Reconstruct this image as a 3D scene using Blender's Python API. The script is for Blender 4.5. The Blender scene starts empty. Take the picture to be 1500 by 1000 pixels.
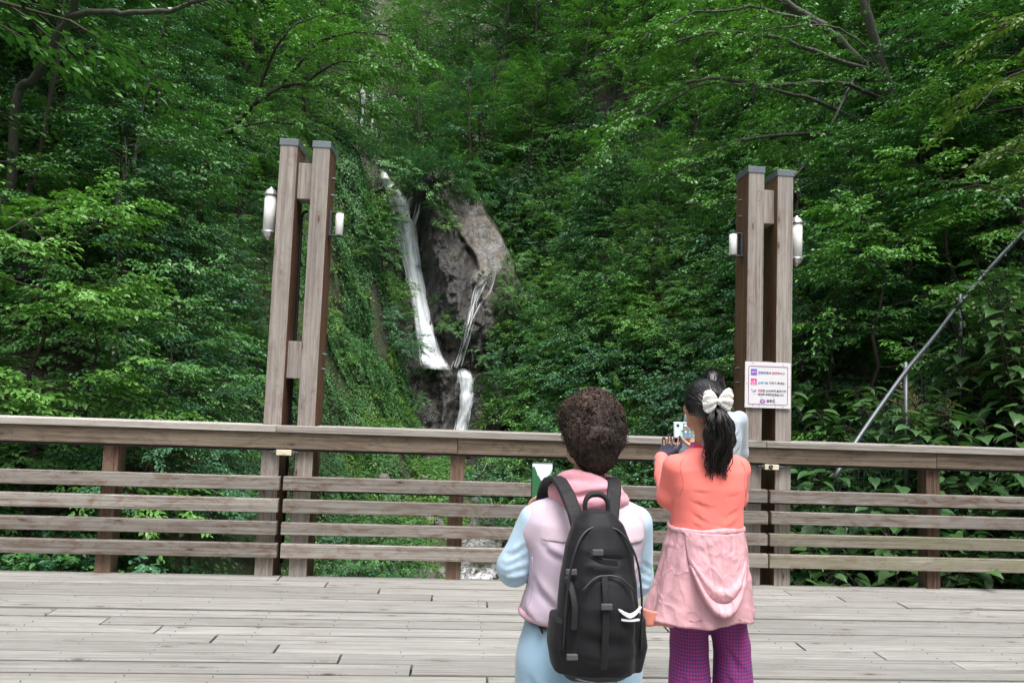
import bpy, bmesh, math, random
import numpy as np
from mathutils import Vector, Matrix
from mathutils.bvhtree import BVHTree
PI = math.pi
SC = bpy.context.scene
COL = SC.collection
rad = math.radians

# ------------------------------------------------------------------ camera
PITCH, ROLL, YAW, CZ = 0.06889341, 0.03655363, 0.06489885, 1.5
def cam_axes():
    fw = np.array([math.sin(YAW)*math.cos(PITCH), math.cos(YAW)*math.cos(PITCH), math.sin(PITCH)])
    rt = np.array([math.cos(YAW), -math.sin(YAW), 0.0]); up = np.cross(rt, fw)
    return math.cos(ROLL)*rt+math.sin(ROLL)*up, -math.sin(ROLL)*rt+math.cos(ROLL)*up, fw
CR, CU, CF = cam_axes()
C0 = np.array([0, 0, CZ])
cd = bpy.data.cameras.new('camera'); co = bpy.data.objects.new('camera', cd); COL.objects.link(co)
cd.sensor_width = 36; cd.lens = 24; cd.clip_start = .05; cd.clip_end = 600
m = Matrix.Identity(4)
for i in range(3):
    m[i][0] = CR[i]; m[i][1] = CU[i]; m[i][2] = -CF[i]; m[i][3] = C0[i]
co.matrix_world = m
SC.camera = co
def ray(px, py):
    v = CR*(px-750)/1000-CU*(py-500)/1000+CF
    return v/np.linalg.norm(v)
def at(px, py, y):
    v = ray(px, py); return C0+v*(y/v[1])
def proj(P):
    v = np.asarray(P, float)-C0; w = v@CF
    return 750+1000*(v@CR)/w, 500-1000*(v@CU)/w

# ------------------------------------------------------------------ noise
def _h(i, j, k, s):
    with np.errstate(over='ignore'):
        n = (i.astype(np.int64)*374761393+j.astype(np.int64)*668265263+k.astype(np.int64)*1274126177+s*974711) & 0xffffffff
        n = ((n ^ (n >> 13))*1103515245) & 0xffffffff
        n = ((n ^ (n >> 16))*2246822519) & 0xffffffff
    return ((n ^ (n >> 15)) & 0xffffff)/float(0xffffff)*2-1
def vnoise(p, s=0):
    p = np.asarray(p, float); f = np.floor(p); t = p-f; t = t*t*(3-2*t); i = f.astype(np.int64)
    r = 0
    for a in (0, 1):
        wa = t[..., 0] if a else 1-t[..., 0]
        for b in (0, 1):
            wb = t[..., 1] if b else 1-t[..., 1]
            for c in (0, 1):
                wc = t[..., 2] if c else 1-t[..., 2]
                r = r+wa*wb*wc*_h(i[..., 0]+a, i[..., 1]+b, i[..., 2]+c, s)
    return r
def fbm(p, o=4, s=0, g=.5):
    r = 0; a = 1.; p = np.asarray(p, float)
    for k in range(o):
        r = r+a*vnoise(p, s+k*7); a *= g; p = p*2.03+11.3
    return r
def ridged(p, o=4, s=0):
    r = 0; a = 1.; p = np.asarray(p, float)
    for k in range(o):
        r = r+a*(1-2*np.abs(vnoise(p, s+k*7))); a *= .5; p = p*2.07+5.7
    return r
def sstep(a, b, x):
    t = np.clip((x-a)/(b-a), 0, 1); return t*t*(3-2*t)

# ------------------------------------------------------------------ mesh helpers
def tag(o, label=None, cat=None, group=None, kind=None):
    if label: o['label'] = label
    if cat: o['category'] = cat
    if group: o['group'] = group
    if kind: o['kind'] = kind
    return o
def thing(name, label, cat, loc=(0, 0, 0), group=None):
    o = bpy.data.objects.new(name, None); COL.objects.link(o); o.location = loc; o.empty_display_size = .1
    return tag(o, label, cat, group)
def wloc(o):
    v = np.zeros(3)
    while o is not None:
        v += np.array(o.location); o = o.parent
    return v
def mk(name, V, F, mat, parent=None, loc=None, attr=None, smooth=False, bevel=0, fmat=None):
    """V world coordinates; the object is placed at loc (default: its parent's base)"""
    V = np.asarray(V, float)
    base = np.array(loc, float) if loc is not None else (wloc(parent) if parent is not None else np.zeros(3))
    me = bpy.data.meshes.new(name)
    L = V-base
    if isinstance(F, np.ndarray):
        n, k = F.shape
        me.vertices.add(len(L)); me.vertices.foreach_set('co', L.astype(np.float32).ravel())
        me.loops.add(n*k); me.loops.foreach_set('vertex_index', F.astype(np.int32).ravel())
        me.polygons.add(n); me.polygons.foreach_set('loop_start', np.arange(0, n*k, k, dtype=np.int32))
        me.update(calc_edges=True)
    else:
        me.from_pydata(L.tolist(), [], [list(f) for f in F])
    if attr:
        for an, (dom, arr) in attr.items():
            arr = np.asarray(arr, np.float32)
            if arr.ndim == 2:
                a = me.attributes.new(an, 'FLOAT_COLOR', dom)
                if arr.shape[1] == 3: arr = np.concatenate([arr, np.ones((len(arr), 1), np.float32)], 1)
                a.data.foreach_set('color', arr.ravel())
            else:
                a = me.attributes.new(an, 'FLOAT', dom); a.data.foreach_set('value', arr)
    for mm in (mat if isinstance(mat, (list, tuple)) else [mat]):
        me.materials.append(mm)
    if fmat is not None: me.polygons.foreach_set('material_index', np.asarray(fmat, np.int32))
    if smooth: me.polygons.foreach_set('use_smooth', np.ones(len(me.polygons), bool))
    o = bpy.data.objects.new(name, me); COL.objects.link(o)
    if parent is not None:
        o.parent = parent; o.location = base-wloc(parent)
    else: o.location = base
    if bevel:
        b = o.modifiers.new('bevel', 'BEVEL'); b.width = bevel; b.segments = 2; b.limit_method = 'ANGLE'
    return o
class MB:
    def __init__(s): s.V = []; s.F = []; s.t = []; s.fm = []
    def add(s, V, F, t=None, fm=0):
        n = len(s.V); s.V += [tuple(v) for v in V]; s.F += [[i+n for i in f] for f in F]
        s.t += [random.random() if t is None else t]*len(F); s.fm += [fm]*len(F); return s
    def box(s, a, b, t=None, fm=0):
        (x0, y0, z0), (x1, y1, z1) = a, b
        return s.add([(x0,y0,z0),(x1,y0,z0),(x1,y1,z0),(x0,y1,z0),(x0,y0,z1),(x1,y0,z1),(x1,y1,z1),(x0,y1,z1)],
                     [(0,3,2,1),(4,5,6,7),(0,1,5,4),(1,2,6,5),(2,3,7,6),(3,0,4,7)], t, fm)
    def tube(s, pts, r, n=8, t=None, cap=True, fm=0, flat=1.0):
        pts = [np.array(p, float) for p in pts]; rs = r if hasattr(r, '__len__') else [r]*len(pts)
        V = []; F = []; u = None
        for i, p in enumerate(pts):
            d = pts[min(i+1, len(pts)-1)]-pts[max(i-1, 0)]; d = d/(np.linalg.norm(d)+1e-9)
            if u is None:
                a = np.array([0, 0, 1.]) if abs(d[2]) < .9 else np.array([1., 0, 0]); u = np.cross(a, d)
            u = u-d*(u@d); u /= np.linalg.norm(u)+1e-9; w = np.cross(d, u)
            for k in range(n):
                an = 2*PI*k/n; V.append(p+rs[i]*(math.cos(an)*u+flat*math.sin(an)*w))
        for i in range(len(pts)-1):
            for k in range(n):
                F.append((i*n+k, i*n+(k+1) % n, (i+1)*n+(k+1) % n, (i+1)*n+k))
        if cap: F += [tuple(range(n))[::-1], tuple((len(pts)-1)*n+k for k in range(n))]
        return s.add(V, F, t, fm)
    def lathe(s, c, prof, n=20, axis=2, t=None, fm=0):
        c = np.array(c, float); V = []; F = []
        ax = {0: (1, 2, 0), 1: (2, 0, 1), 2: (0, 1, 2)}[axis]
        for (r, h) in prof:
            for k in range(n):
                v = np.zeros(3); v[ax[0]] = r*math.cos(2*PI*k/n); v[ax[1]] = r*math.sin(2*PI*k/n); v[ax[2]] = h; V.append(c+v)
        for i in range(len(prof)-1):
            for k in range(n): F.append((i*n+k, i*n+(k+1) % n, (i+1)*n+(k+1) % n, (i+1)*n+k))
        F += [tuple(range(n))[::-1], tuple((len(prof)-1)*n+k for k in range(n))]
        return s.add(V, F, t, fm)
    def build(s, name, mat, parent=None, loc=None, smooth=False, bevel=0):
        return mk(name, s.V, s.F, mat, parent, loc, {'tint': ('FACE', s.t)}, smooth, bevel, s.fm)

# ------------------------------------------------------------------ materials
class NT:
    def __init__(s, name):
        s.m = bpy.data.materials.new(name); s.m.use_nodes = True; s.t = s.m.node_tree; s.n = s.t.nodes
        s.b = s.n['Principled BSDF']; s.out = s.n['Material Output']
    def N(s, ty, **kw):
        n = s.n.new(ty)
        for k, v in kw.items():
            if k == 'ins':
                for a, b in v.items():
                    if hasattr(b, 'is_output'): s.t.links.new(b, n.inputs[a])
                    else: n.inputs[a].default_value = b
            else: setattr(n, k, v)
        return n
    def L(s, a, b): s.t.links.new(a, b)
    def S(s, **kw):
        for k, v in kw.items():
            k = k.replace('_', ' ')
            if hasattr(v, 'is_output'): s.L(v, s.b.inputs[k])
            else: s.b.inputs[k].default_value = v
    def math(s, op, a, b=0., c=None, clamp=False):
        n = s.N('ShaderNodeMath', operation=op, use_clamp=clamp)
        for i, v in enumerate((a, b, c)):
            if v is None: continue
            if hasattr(v, 'is_output'): s.L(v, n.inputs[i])
            else: n.inputs[i].default_value = v
        return n.outputs[0]
    def mix(s, f, a, b, mode='MIX'):
        n = s.N('ShaderNodeMix', data_type='RGBA', blend_type=mode)
        for k, v in ((0, f), (6, a), (7, b)):
            if hasattr(v, 'is_output'): s.L(v, n.inputs[k])
            else: n.inputs[k].default_value = v if k == 0 else (tuple(v)+(1,))[:4]
        return n.outputs[2]
    def ramp(s, f, stops):
        n = s.N('ShaderNodeValToRGB'); e = n.color_ramp.elements
        while len(e) < len(stops): e.new(.5)
        for i, (p, c) in enumerate(stops):
            e[i].position = p; e[i].color = (tuple(c)+(1,))[:4] if hasattr(c, '__len__') else (c, c, c, 1)
        s.L(f, n.inputs[0]); return n.outputs[0]
    def noise(s, vec, scale, detail=4, rough=.55, dist=0):
        n = s.N('ShaderNodeTexNoise'); n.inputs['Scale'].default_value = scale; n.inputs['Detail'].default_value = detail
        n.inputs['Roughness'].default_value = rough; n.inputs['Distortion'].default_value = dist
        if vec is not None: s.L(vec, n.inputs['Vector'])
        return n.outputs['Fac']
    def coords(s, kind='Object', scale=(1, 1, 1), off=None):
        c = s.N('ShaderNodeTexCoord').outputs[kind]; mp = s.N('ShaderNodeMapping'); mp.inputs['Scale'].default_value = scale
        s.L(c, mp.inputs['Vector'])
        if off is not None: s.L(off, mp.inputs['Location'])
        return mp.outputs[0]
    def attr(s, name):
        return s.N('ShaderNodeAttribute', attribute_name=name)
    def bump(s, h, st=.3, d=.01):
        n = s.N('ShaderNodeBump'); n.inputs['Strength'].default_value = st; n.inputs['Distance'].default_value = d
        s.L(h, n.inputs['Height']); s.L(n.outputs[0], s.b.inputs['Normal'])
def simple(name, c, rough=.6, metal=0., spec=.5, nscale=0, namp=.15, **kw):
    t = NT(name); t.S(Roughness=rough, Metallic=metal); t.b.inputs['Specular IOR Level'].default_value = spec
    if nscale:
        f = t.noise(t.coords(), nscale, 4)
        t.S(Base_Color=t.mix(f, tuple(x*(1-namp) for x in c), tuple(min(1, x*(1+namp)) for x in c)))
    else: t.S(Base_Color=(*c, 1))
    for k, v in kw.items(): t.b.inputs[k.replace('_', ' ')].default_value = v
    return t.m
def wood(name, axis, pale, mid, red, redamt=.5, moss=0., knots=True, var=(.78, .42), contrast=1.):
    t = NT(name); a = t.attr('tint').outputs['Fac']
    off = t.N('ShaderNodeCombineXYZ'); o = t.math('MULTIPLY', a, 37.); t.L(o, off.inputs[0]); t.L(t.math('MULTIPLY', a, 53.), off.inputs[1]); t.L(t.math('MULTIPLY', a, 29.), off.inputs[2])
    def sc(l, w): return tuple(l if i == axis else w for i in range(3))
    base = t.coords('Object', (1, 1, 1), off.outputs[0])
    def sv(l, w):
        mp = t.N('ShaderNodeMapping'); mp.inputs['Scale'].default_value = sc(l, w); t.L(base, mp.inputs['Vector']); return mp.outputs[0]
    grain = t.noise(sv(.9, 48), 1, 7, .68, .5)
    fine = t.noise(sv(6, 160), 1, 3, .6)
    big = t.noise(sv(1.1, 5), 1, 5, .6, 1.2)
    blot = t.noise(sv(3.5, 11), 1, 6, .7, 2.)
    c = t.mix(t.ramp(grain, [(.5-.13/contrast, 0.), (.5+.13/contrast, 1.)]), mid, pale)
    c = t.mix(t.math('MULTIPLY', t.ramp(fine, [(.5, 0.), (.75, 1.)]), .35), c, tuple(x*.45 for x in mid))
    # remains of the red-brown stain
    rf = t.math('MULTIPLY', t.ramp(blot, [(.50-.03*redamt, 0.), (.66-.04*redamt, 1.)]), t.ramp(grain, [(.36, 1.), (.60, .45)]))
    c = t.mix(t.math('MULTIPLY', rf, redamt), c, red)
    c = t.mix(t.math('MULTIPLY', t.ramp(t.noise(sv(.5, 70), 1, 3, .5), [(.60, 0.), (.68, 1.)]), .55), c, tuple(x*.35 for x in mid))
    # grey weathered swathes
    c = t.mix(t.ramp(big, [(.42, 0.), (.7, .55)]), c, tuple(x*.62 for x in pale))
    if knots:
        v = t.N('ShaderNodeTexVoronoi', feature='F1'); v.inputs['Scale'].default_value = 1.; v.inputs['Randomness'].default_value = 1.
        t.L(sv(2.6, 9.), v.inputs['Vector'])
        ring = t.math('SINE', t.math('MULTIPLY', v.outputs['Distance'], 85.))
        near = t.ramp(v.outputs['Distance'], [(.03, 1.), (.30, 0.)])
        core = t.ramp(v.outputs['Distance'], [(.05, 1.), (.085, 0.)])
        c = t.mix(t.math('MULTIPLY', near, t.math('MULTIPLY', t.math('ADD', ring, 1.), .38)), c, tuple(x*.7 for x in red))
        c = t.mix(t.math('MULTIPLY', core, .8), c, tuple(x*.35 for x in red))
    if moss:
        mf = t.ramp(t.noise(sv(2., 4), 1, 5, .6), [(.42, 0.), (.62, 1.)])
        c = t.mix(t.math('MULTIPLY', mf, moss), c, (.17, .19, .09))
    ts = t.math('ADD', t.math('MULTIPLY', a, var[1]), var[0])
    c = t.mix(1., c, t.N('ShaderNodeCombineColor', ins={0: ts, 1: ts, 2: ts}).outputs[0], 'MULTIPLY')
    t.S(Base_Color=c, Roughness=.78); t.b.inputs['Specular IOR Level'].default_value = .3
    t.bump(t.math('ADD', t.math('MULTIPLY', grain, .7), fine), .5, .004)
    return t.m
M = {}
PALE, MID, RED = (.56, .49, .44), (.36, .29, .25), (.19, .085, .055)
M['rail'] = wood('weathered_wood_rail', 0, (.37, .35, .322), (.19, .17, .147), (.135, .058, .034), .95)
M['rail_mossy'] = wood('weathered_wood_mossy_rail', 0, (.345, .325, .27), (.185, .162, .126), (.115, .058, .034), .7, .4)
M['cap'] = wood('weathered_wood_cap', 0, (.50, .475, .44), (.30, .275, .245), (.14, .09, .065), .25)
M['beam'] = wood('stained_wood_beam', 0, (.235, .195, .148), (.105, .073, .053), (.055, .033, .024), .85)
M['post'] = wood('stained_wood_post', 2, (.23, .168, .125), (.115, .068, .047), (.085, .034, .022), .9)
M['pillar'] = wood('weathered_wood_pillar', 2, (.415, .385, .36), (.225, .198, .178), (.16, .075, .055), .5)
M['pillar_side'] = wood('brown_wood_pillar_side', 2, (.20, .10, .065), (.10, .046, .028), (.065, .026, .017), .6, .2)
M['deck'] = wood('grey_wood_deck', 0, (.335, .332, .312), (.215, .208, .192), (.15, .122, .095), .3, 0., True, (.84, .28), 1.1)
M['under'] = simple('dark_timber', (.09, .065, .05), .85, nscale=6)
M['steel'] = simple('galvanised_steel', (.15, .165, .18), .5, .7, nscale=30)
M['capmetal'] = simple('grey_metal_cap', (.20, .235, .27), .5, .55, nscale=12)
M['dark_metal'] = simple('dark_grey_metal', (.075, .08, .09), .5, .3, nscale=20)
M['chrome'] = simple('dull_chrome', (.62, .63, .64), .3, .75, nscale=15)
M['black'] = simple('black_rubber', (.012, .012, .013), .6, nscale=40)
M['cream'] = simple('cream_plastic', (.72, .66, .50), .45, nscale=12)
M['glasswhite'] = simple('opal_glass', (.84, .86, .86), .25, nscale=5, namp=.04)
M['signwhite'] = simple('white_sign_panel', (.80, .80, .84), .4, nscale=9, namp=.05)
M['sealant'] = simple('brown_bracket', (.12, .075, .06), .6, nscale=15)

# ------------------------------------------------------------------ light
SUN_EL, SUN_AZ = 68, 165     # azimuth: direction the light comes from, clockwise from +y (away from the camera)
w = bpy.data.worlds.new('World'); SC.world = w; w.use_nodes = True; wt = w.node_tree
sk = wt.nodes.new('ShaderNodeTexSky'); sk.sky_type = 'NISHITA'; sk.sun_disc = False
sk.sun_elevation = rad(SUN_EL); sk.sun_rotation = rad(SUN_AZ); sk.dust_density = 4.; sk.air_density = 1.; sk.ozone_density = 1.
hs = wt.nodes.new('ShaderNodeHueSaturation'); hs.inputs['Saturation'].default_value = .55
wt.links.new(sk.outputs[0], hs.inputs['Color']); bg = wt.nodes['Background']; wt.links.new(hs.outputs[0], bg.inputs['Color']); bg.inputs['Strength'].default_value = .15
sl = bpy.data.lights.new('sun', 'SUN'); so = bpy.data.objects.new('sun', sl); COL.objects.link(so)
sl.energy = 1.0; sl.angle = rad(25); sl.color = (1., .98, .95)
sd = Vector((math.sin(rad(SUN_AZ))*math.cos(rad(SUN_EL)), math.cos(rad(SUN_AZ))*math.cos(rad(SUN_EL)), math.sin(rad(SUN_EL))))
so.rotation_euler = sd.to_track_quat('Z', 'Y').to_euler()
so.location = sd*60
SC.view_settings.view_transform = 'Standard'; SC.view_settings.look = 'None'; SC.view_settings.exposure = 1.42; SC.view_settings.gamma = 1
SC.cycles.max_bounces = 8; SC.cycles.transparent_max_bounces = 12; SC.cycles.diffuse_bounces = 4; SC.cycles.glossy_bounces = 2; SC.cycles.transmission_bounces = 4
SC.cycles.use_denoising = True

# ------------------------------------------------------------------ deck
random.seed(4)
D = 5.388
def build_deck():
    mb = MB(); hb = MB()
    rows = [5.468-.1385*i for i in range(64)]
    for i, y1 in enumerate(rows):
        x = -8.6; js = [(-3.25+.385*i) % 3.5-8.6+3.5*k+random.uniform(-.02, .02) for k in range(6)]
        js = [j for j in js if -8.3 < j < 9.2]+[9.4]
        dz0 = random.uniform(-.003, .003)
        for j in js:
            y0 = y1-.1385+random.choice((.006, .007, .008, .009, .011, .014)); dz = dz0+random.uniform(-.002, .003)
            if random.random() < .12: y0 += .006
            mb.box((x+.002, y0, -.034+dz), (j-.005, y1, dz), random.random())
            x = j+.005
        # screw heads in pairs over the joists
        for k in range(40):
            jx = -8.4+.45*k+random.uniform(-.01, .01)
            for yy in (y1-.03, y1-.105):
                if y1 > 2.4 and random.random() < .7: hb.lathe((jx+random.uniform(-.006, .006), yy, .0005), [(.0032, 0), (.0032, .0035), (.002, .004)], 6)
    d = mb.build('deck', M['deck'], bevel=.003); tag(d, 'pale grey weathered timber deck boards in the foreground', 'deck', kind='structure')
    hb.build('screw_heads', M['dark_metal'], d)['kind'] = 'stuff'
    ub = MB()
    for y in (5.3, 3.2, 1.0, -1.2, -3.2): ub.box((-8.6, y-.09, -.32), (9.4, y+.09, -.045))
    for k in range(8):
        for y in (5.3, 1.0, -3.2): ub.box((-8+2.4*k-.1, y-.1, -4.6), (-8+2.4*k+.1, y+.1, -.321))
    ub.build('deck_frame', M['under'], d)
build_deck()

# ------------------------------------------------------------------ railing
def rail_z(x, z): return z
GL, GR = -1.376, 2.461            # gaps in the middle of each pillar
R_ = thing('wooden_railing', 'weathered horizontal plank railing along the far edge of the timber deck', 'railing', (0.5, D+.04, 0))
RZ = [(.153, .259), (.325, .421), (.495, .595), (.661, .765)]
for (x0, x1) in ((-8.6, GL-.013), (GL+.013, GR-.012), (GR+.012, 9.4)):
    for i, (z0, z1) in enumerate(RZ):
        e0 = random.uniform(-.008, .008)
        MB().box((x0+(e0 if x0 > -8 else 0), D-.001, z0+random.uniform(-.003, .003)), (x1+(e0 if x1 < 9 else 0), D+.047, z1+random.uniform(-.003, .003)), random.random()).build('rail', M['rail_mossy'] if (x0 > 0 and i < 2) else M['rail'], R_, bevel=.005)
for x0, x1 in ((-8.6, -4.02), (-4.016, -.047), (-.043, 3.861), (3.865, 9.4)):
    MB().box((x0, D, .977), (x1, D+.047, 1.1), random.random()).build('beam', M['beam'], R_, bevel=.003)
for k, (x0, x1) in enumerate(((-8.6, -1.438), (-1.434, 2.4215), (2.4255, 9.4))):
    b = MB(); c = [(-1.56, -1.15), (2.275, 2.665)]; t = random.random()
    b.box((x0, D-.022, 1.103), (x1, D+.046, 1.154), t)
    lo, hi = max(x0, {0: -8.6, 1: c[0][1], 2: c[1][1]}[k]), min(x1, {0: c[0][0], 1: c[1][0], 2: 9.4}[k])
    b.box((lo+.004, D+.0485, 1.103), (hi-.004, D+.17, 1.154), t)
    b.build('cap_rail', M['cap'], R_, bevel=.004)
for xc in (-7.05, -4.03, -2.675, -.04, 3.868, 6.6):
    if xc == -4.03: continue
    MB().box((xc-.058, D+.05, -.05), (xc+.058, D+.165, 1.1), random.random()).build('post', M['post'], R_, bevel=.005)
cab = MB()
def sag(x0, x1, z, y, s, n=14): return [(x0+(x1-x0)*k/n, y, z-s*4*(k/n)*(1-k/n)+.002*math.sin(k*2.1)) for k in range(n+1)]
cab.tube(sag(-8.5, 9.3, .968, D+.02, .0, 40), .011, 6)
tag(cab.build('power_cable', M['black'], None, (0, D+.02, .968), smooth=True), 'black cable running just under the dark beam of the railing', 'cable')
cab2 = MB(); cab2.tube(sag(-8.5, -1.39, .655, D+.052, .0, 20), .005, 6); cab2.tube(sag(-1.37, 2.44, .652, D+.052, .004, 20), .005, 6); cab2.tube(sag(2.47, 9.3, .652, D+.052, .004, 20), .005, 6)
tag(cab2.build('power_cable', M['black'], None, (0, D+.05, .655), smooth=True), 'thin black wire along the underside of the uppermost lower rail', 'cable')

# ------------------------------------------------------------------ pillars, lamps, boxes, sign
def pillar(label, xs, ztop, blocks, bolts, inner):
    root = thing('timber_pillar', label, 'pillar', ((xs[0][0]+xs[1][1])/2, D+.18, -.05))
    for (x0, x1, zt) in ((*xs[0], ztop[0]), (*xs[1], ztop[1])):
        t = random.random()*.6+.4
        b = MB(); y0, y1 = D+.05, D+.31
        V = [(x0,y0,-.3),(x1,y0,-.3),(x1,y1,-.3),(x0,y1,-.3),(x0,y0,zt),(x1,y0,zt),(x1,y1,zt),(x0,y1,zt)]
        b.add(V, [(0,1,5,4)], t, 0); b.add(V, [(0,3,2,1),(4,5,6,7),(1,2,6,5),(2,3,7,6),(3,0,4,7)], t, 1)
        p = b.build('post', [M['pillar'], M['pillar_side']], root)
        bm = bmesh.new(); bm.from_mesh(p.data); bmesh.ops.remove_doubles(bm, verts=bm.verts, dist=1e-5); bm.to_mesh(p.data); bm.free()
        mod = p.modifiers.new('bevel', 'BEVEL'); mod.width = .006; mod.segments = 2
        c = MB(); e = .005
        c.box((x0-e, y0-e, zt-.047), (x1+e, y1+e, zt+.006)); c.build('metal_cap', M['capmetal'], p, bevel=.002)
    for (z0, z1) in blocks:
        MB().box((xs[0][1]+.001, D+.105, z0), (xs[1][0]-.001, D+.26, z1), .8).build('spacer_block', M['pillar'], root, bevel=.004)
    for (x, s, z) in bolts:
        MB().lathe((x, D+.2, z), [(.017, 0), (.017, .004*s), (.011, .005*s), (.011, .022*s), (.006, .023*s), (.006, .034*s)], 8, axis=0).build('bolt', M['steel'], root)
    return root
PL = pillar('double timber lamp pillar left of the waterfall, grey metal caps', ((-1.554, -1.416), (-1.297, -1.16)), (3.415, 3.412), ((2.955, 3.25), (1.518, 1.811)),
            [(-1.16, 1, z) for z in (3.02, 3.16, 1.60, 1.72)], 1)
PR = pillar('double timber lamp pillar carrying the white notice on the right', ((2.278, 2.414), (2.527, 2.662)), (3.415, 3.4), ((2.957, 3.245), (1.5, 1.8)),
            [(2.278, -1, z) for z in (3.03, 3.17, 1.62, 1.74)], 1)
for (x, z0, z1, par) in ((-1.400, 1.16, 2.90, PL), (2.432, 1.16, 2.93, PR)):
    b = MB(); pts = [(x, D+.24, z0-1.1), (x, D+.24, z0+.4), (x+.006, D+.24, (z0+z1)/2), (x, D+.24, z1-.06)]+[(x+.05*(1-math.cos(a)), D+.24, z1-.06+.05*math.sin(a)) for a in (.4, .8, 1.2, 1.57)]
    b.tube(pts, .012, 8); b.build('conduit', M['black'], par, smooth=True)
def lantern(label, x, s, zc):
    """opal tube with domed chrome ends on a bracket; s = side the post is on"""
    y = D+.14; r = .047; h = .150
    o = thing('wall_lantern', label, 'lantern', (x, y, zc-h-.06), 'wall lanterns on the pillars')
    MB().lathe((x, y, zc), [(r*.6, -h), (r, -h+.008), (r, h-.008), (r*.6, h)], 24).build('glass_tube', M['glasswhite'], o, smooth=True)
    d = [(r+.008, .0), (r+.009, .010), (r+.004, .014), (r+.002, .022), (r*.94, .032), (r*.78, .045), (r*.48, .055), (.014, .059), (.015, .066), (.009, .069)]
    MB().lathe((x, y, zc+h-.004), d, 24).build('top_dome', M['chrome'], o, smooth=True)
    lo = MB().lathe((x, y, zc-h+.004), [(a, -b_) for a, b_ in d][::-1], 24).build('bottom_dome', M['chrome'], o, smooth=True)
    for k in range(8):
        rb = MB(); a = k*PI/4; rb.tube([(x+(q+.001)*math.cos(a), y+(q+.001)*math.sin(a), zc-h+.004-b_) for q, b_ in d[3:7]], .0018, 4); rb.build('dome_rib', M['dark_metal'], lo)
    for k in range(0):
        a = k*PI/4; rb.tube([(x+(q+.001)*math.cos(a), y+(q+.001)*math.sin(a), zc-h+.004-b_) for q, b_ in d[3:7]], .0016, 4)
        rb.tube([(x+(q+.001)*math.cos(a), y+(q+.001)*math.sin(a), zc+h-.004+b_) for q, b_ in d[3:7]], .0016, 4)
    pass
    xa, xb = sorted((x+s*(r+.002), x+s*(r+.026)))
    MB().box((xa, y-.022, zc-.13), (xb, y+.022, zc+.13)).build('bracket', M['sealant'], o, bevel=.004)
lantern('white tube lantern with chrome domes on the left pillar', -1.554-.074, 1, 2.83)
lantern('white tube lantern with chrome domes on the right pillar', 2.662+.074, -1, 2.83)
def sconce(label, x, s, zc):
    """small opal cylinder held by a dark C-shaped bracket; s = direction away from the post"""
    y = D+.16; o = thing('wall_light', label, 'wall light', (x, y, zc-.1), 'small wall lights on the pillars'); cx = x+s*.082; h = .088
    MB().lathe((cx, y, zc), [(.031, -h), (.033, -h+.002), (.033, h-.002), (.031, h)], 20).build('glass_tube', M['glasswhite'], o, smooth=True)
    for zz in (-h-.013, h+.001): MB().box((min(x, cx+s*.022), y-.026, zc+zz), (max(x, cx+s*.022), y+.026, zc+zz+.012)).build('arm', M['dark_metal'], o, bevel=.003)
    xa, xb = sorted((x+s*.001, x+s*.024))
    MB().box((xa, y-.03, zc-h-.014), (xb, y+.03, zc+h+.014)).build('back_plate', M['dark_metal'], o, bevel=.004)
sconce('small cylinder wall light in dark bracket on the left pillar', -1.16, 1, 2.775)
sconce('small cylinder wall light in dark bracket on the right pillar', 2.278, -1, 2.775)
def jbox(label, x, hole):
    o = thing('junction_box', label, 'junction box', (x, D+.02, .93), 'cable boxes under the railing beam')
    MB().box((x-.057, D-.012, .928), (x+.057, D+.04, .969)).build('housing', M['cream'], o, bevel=.003)
    for s in (-1, 1): MB().lathe((x+s*.058, D+.014, .949), [(.016, 0), (.016, s*.02), (.011, s*.026), (.011, s*.05)] if s > 0 else [(.011, -.05), (.011, -.026), (.016, -.02), (.016, 0)], 10, axis=0).build('cable_gland', M['dark_metal'], o)
    if hole:
        k = MB(); k.tube([(x-.012+.014*math.cos(a), D-.018, .952+.012*math.sin(a)) for a in np.linspace(0, 5.6, 12)]+[(x-.02, D-.02, .92)], .005, 6); k.build('cable_loop', M['black'], o)
    else: MB().lathe((x+.002, D-.0125, .949), [(.014, -.004), (.014, 0)], 14, axis=1).build('lid', M['cream'], o)
jbox('cream junction box under the railing at the left pillar', -1.37, False)
jbox('cream junction box with black cable loop at the right pillar', 2.475, True)

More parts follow.
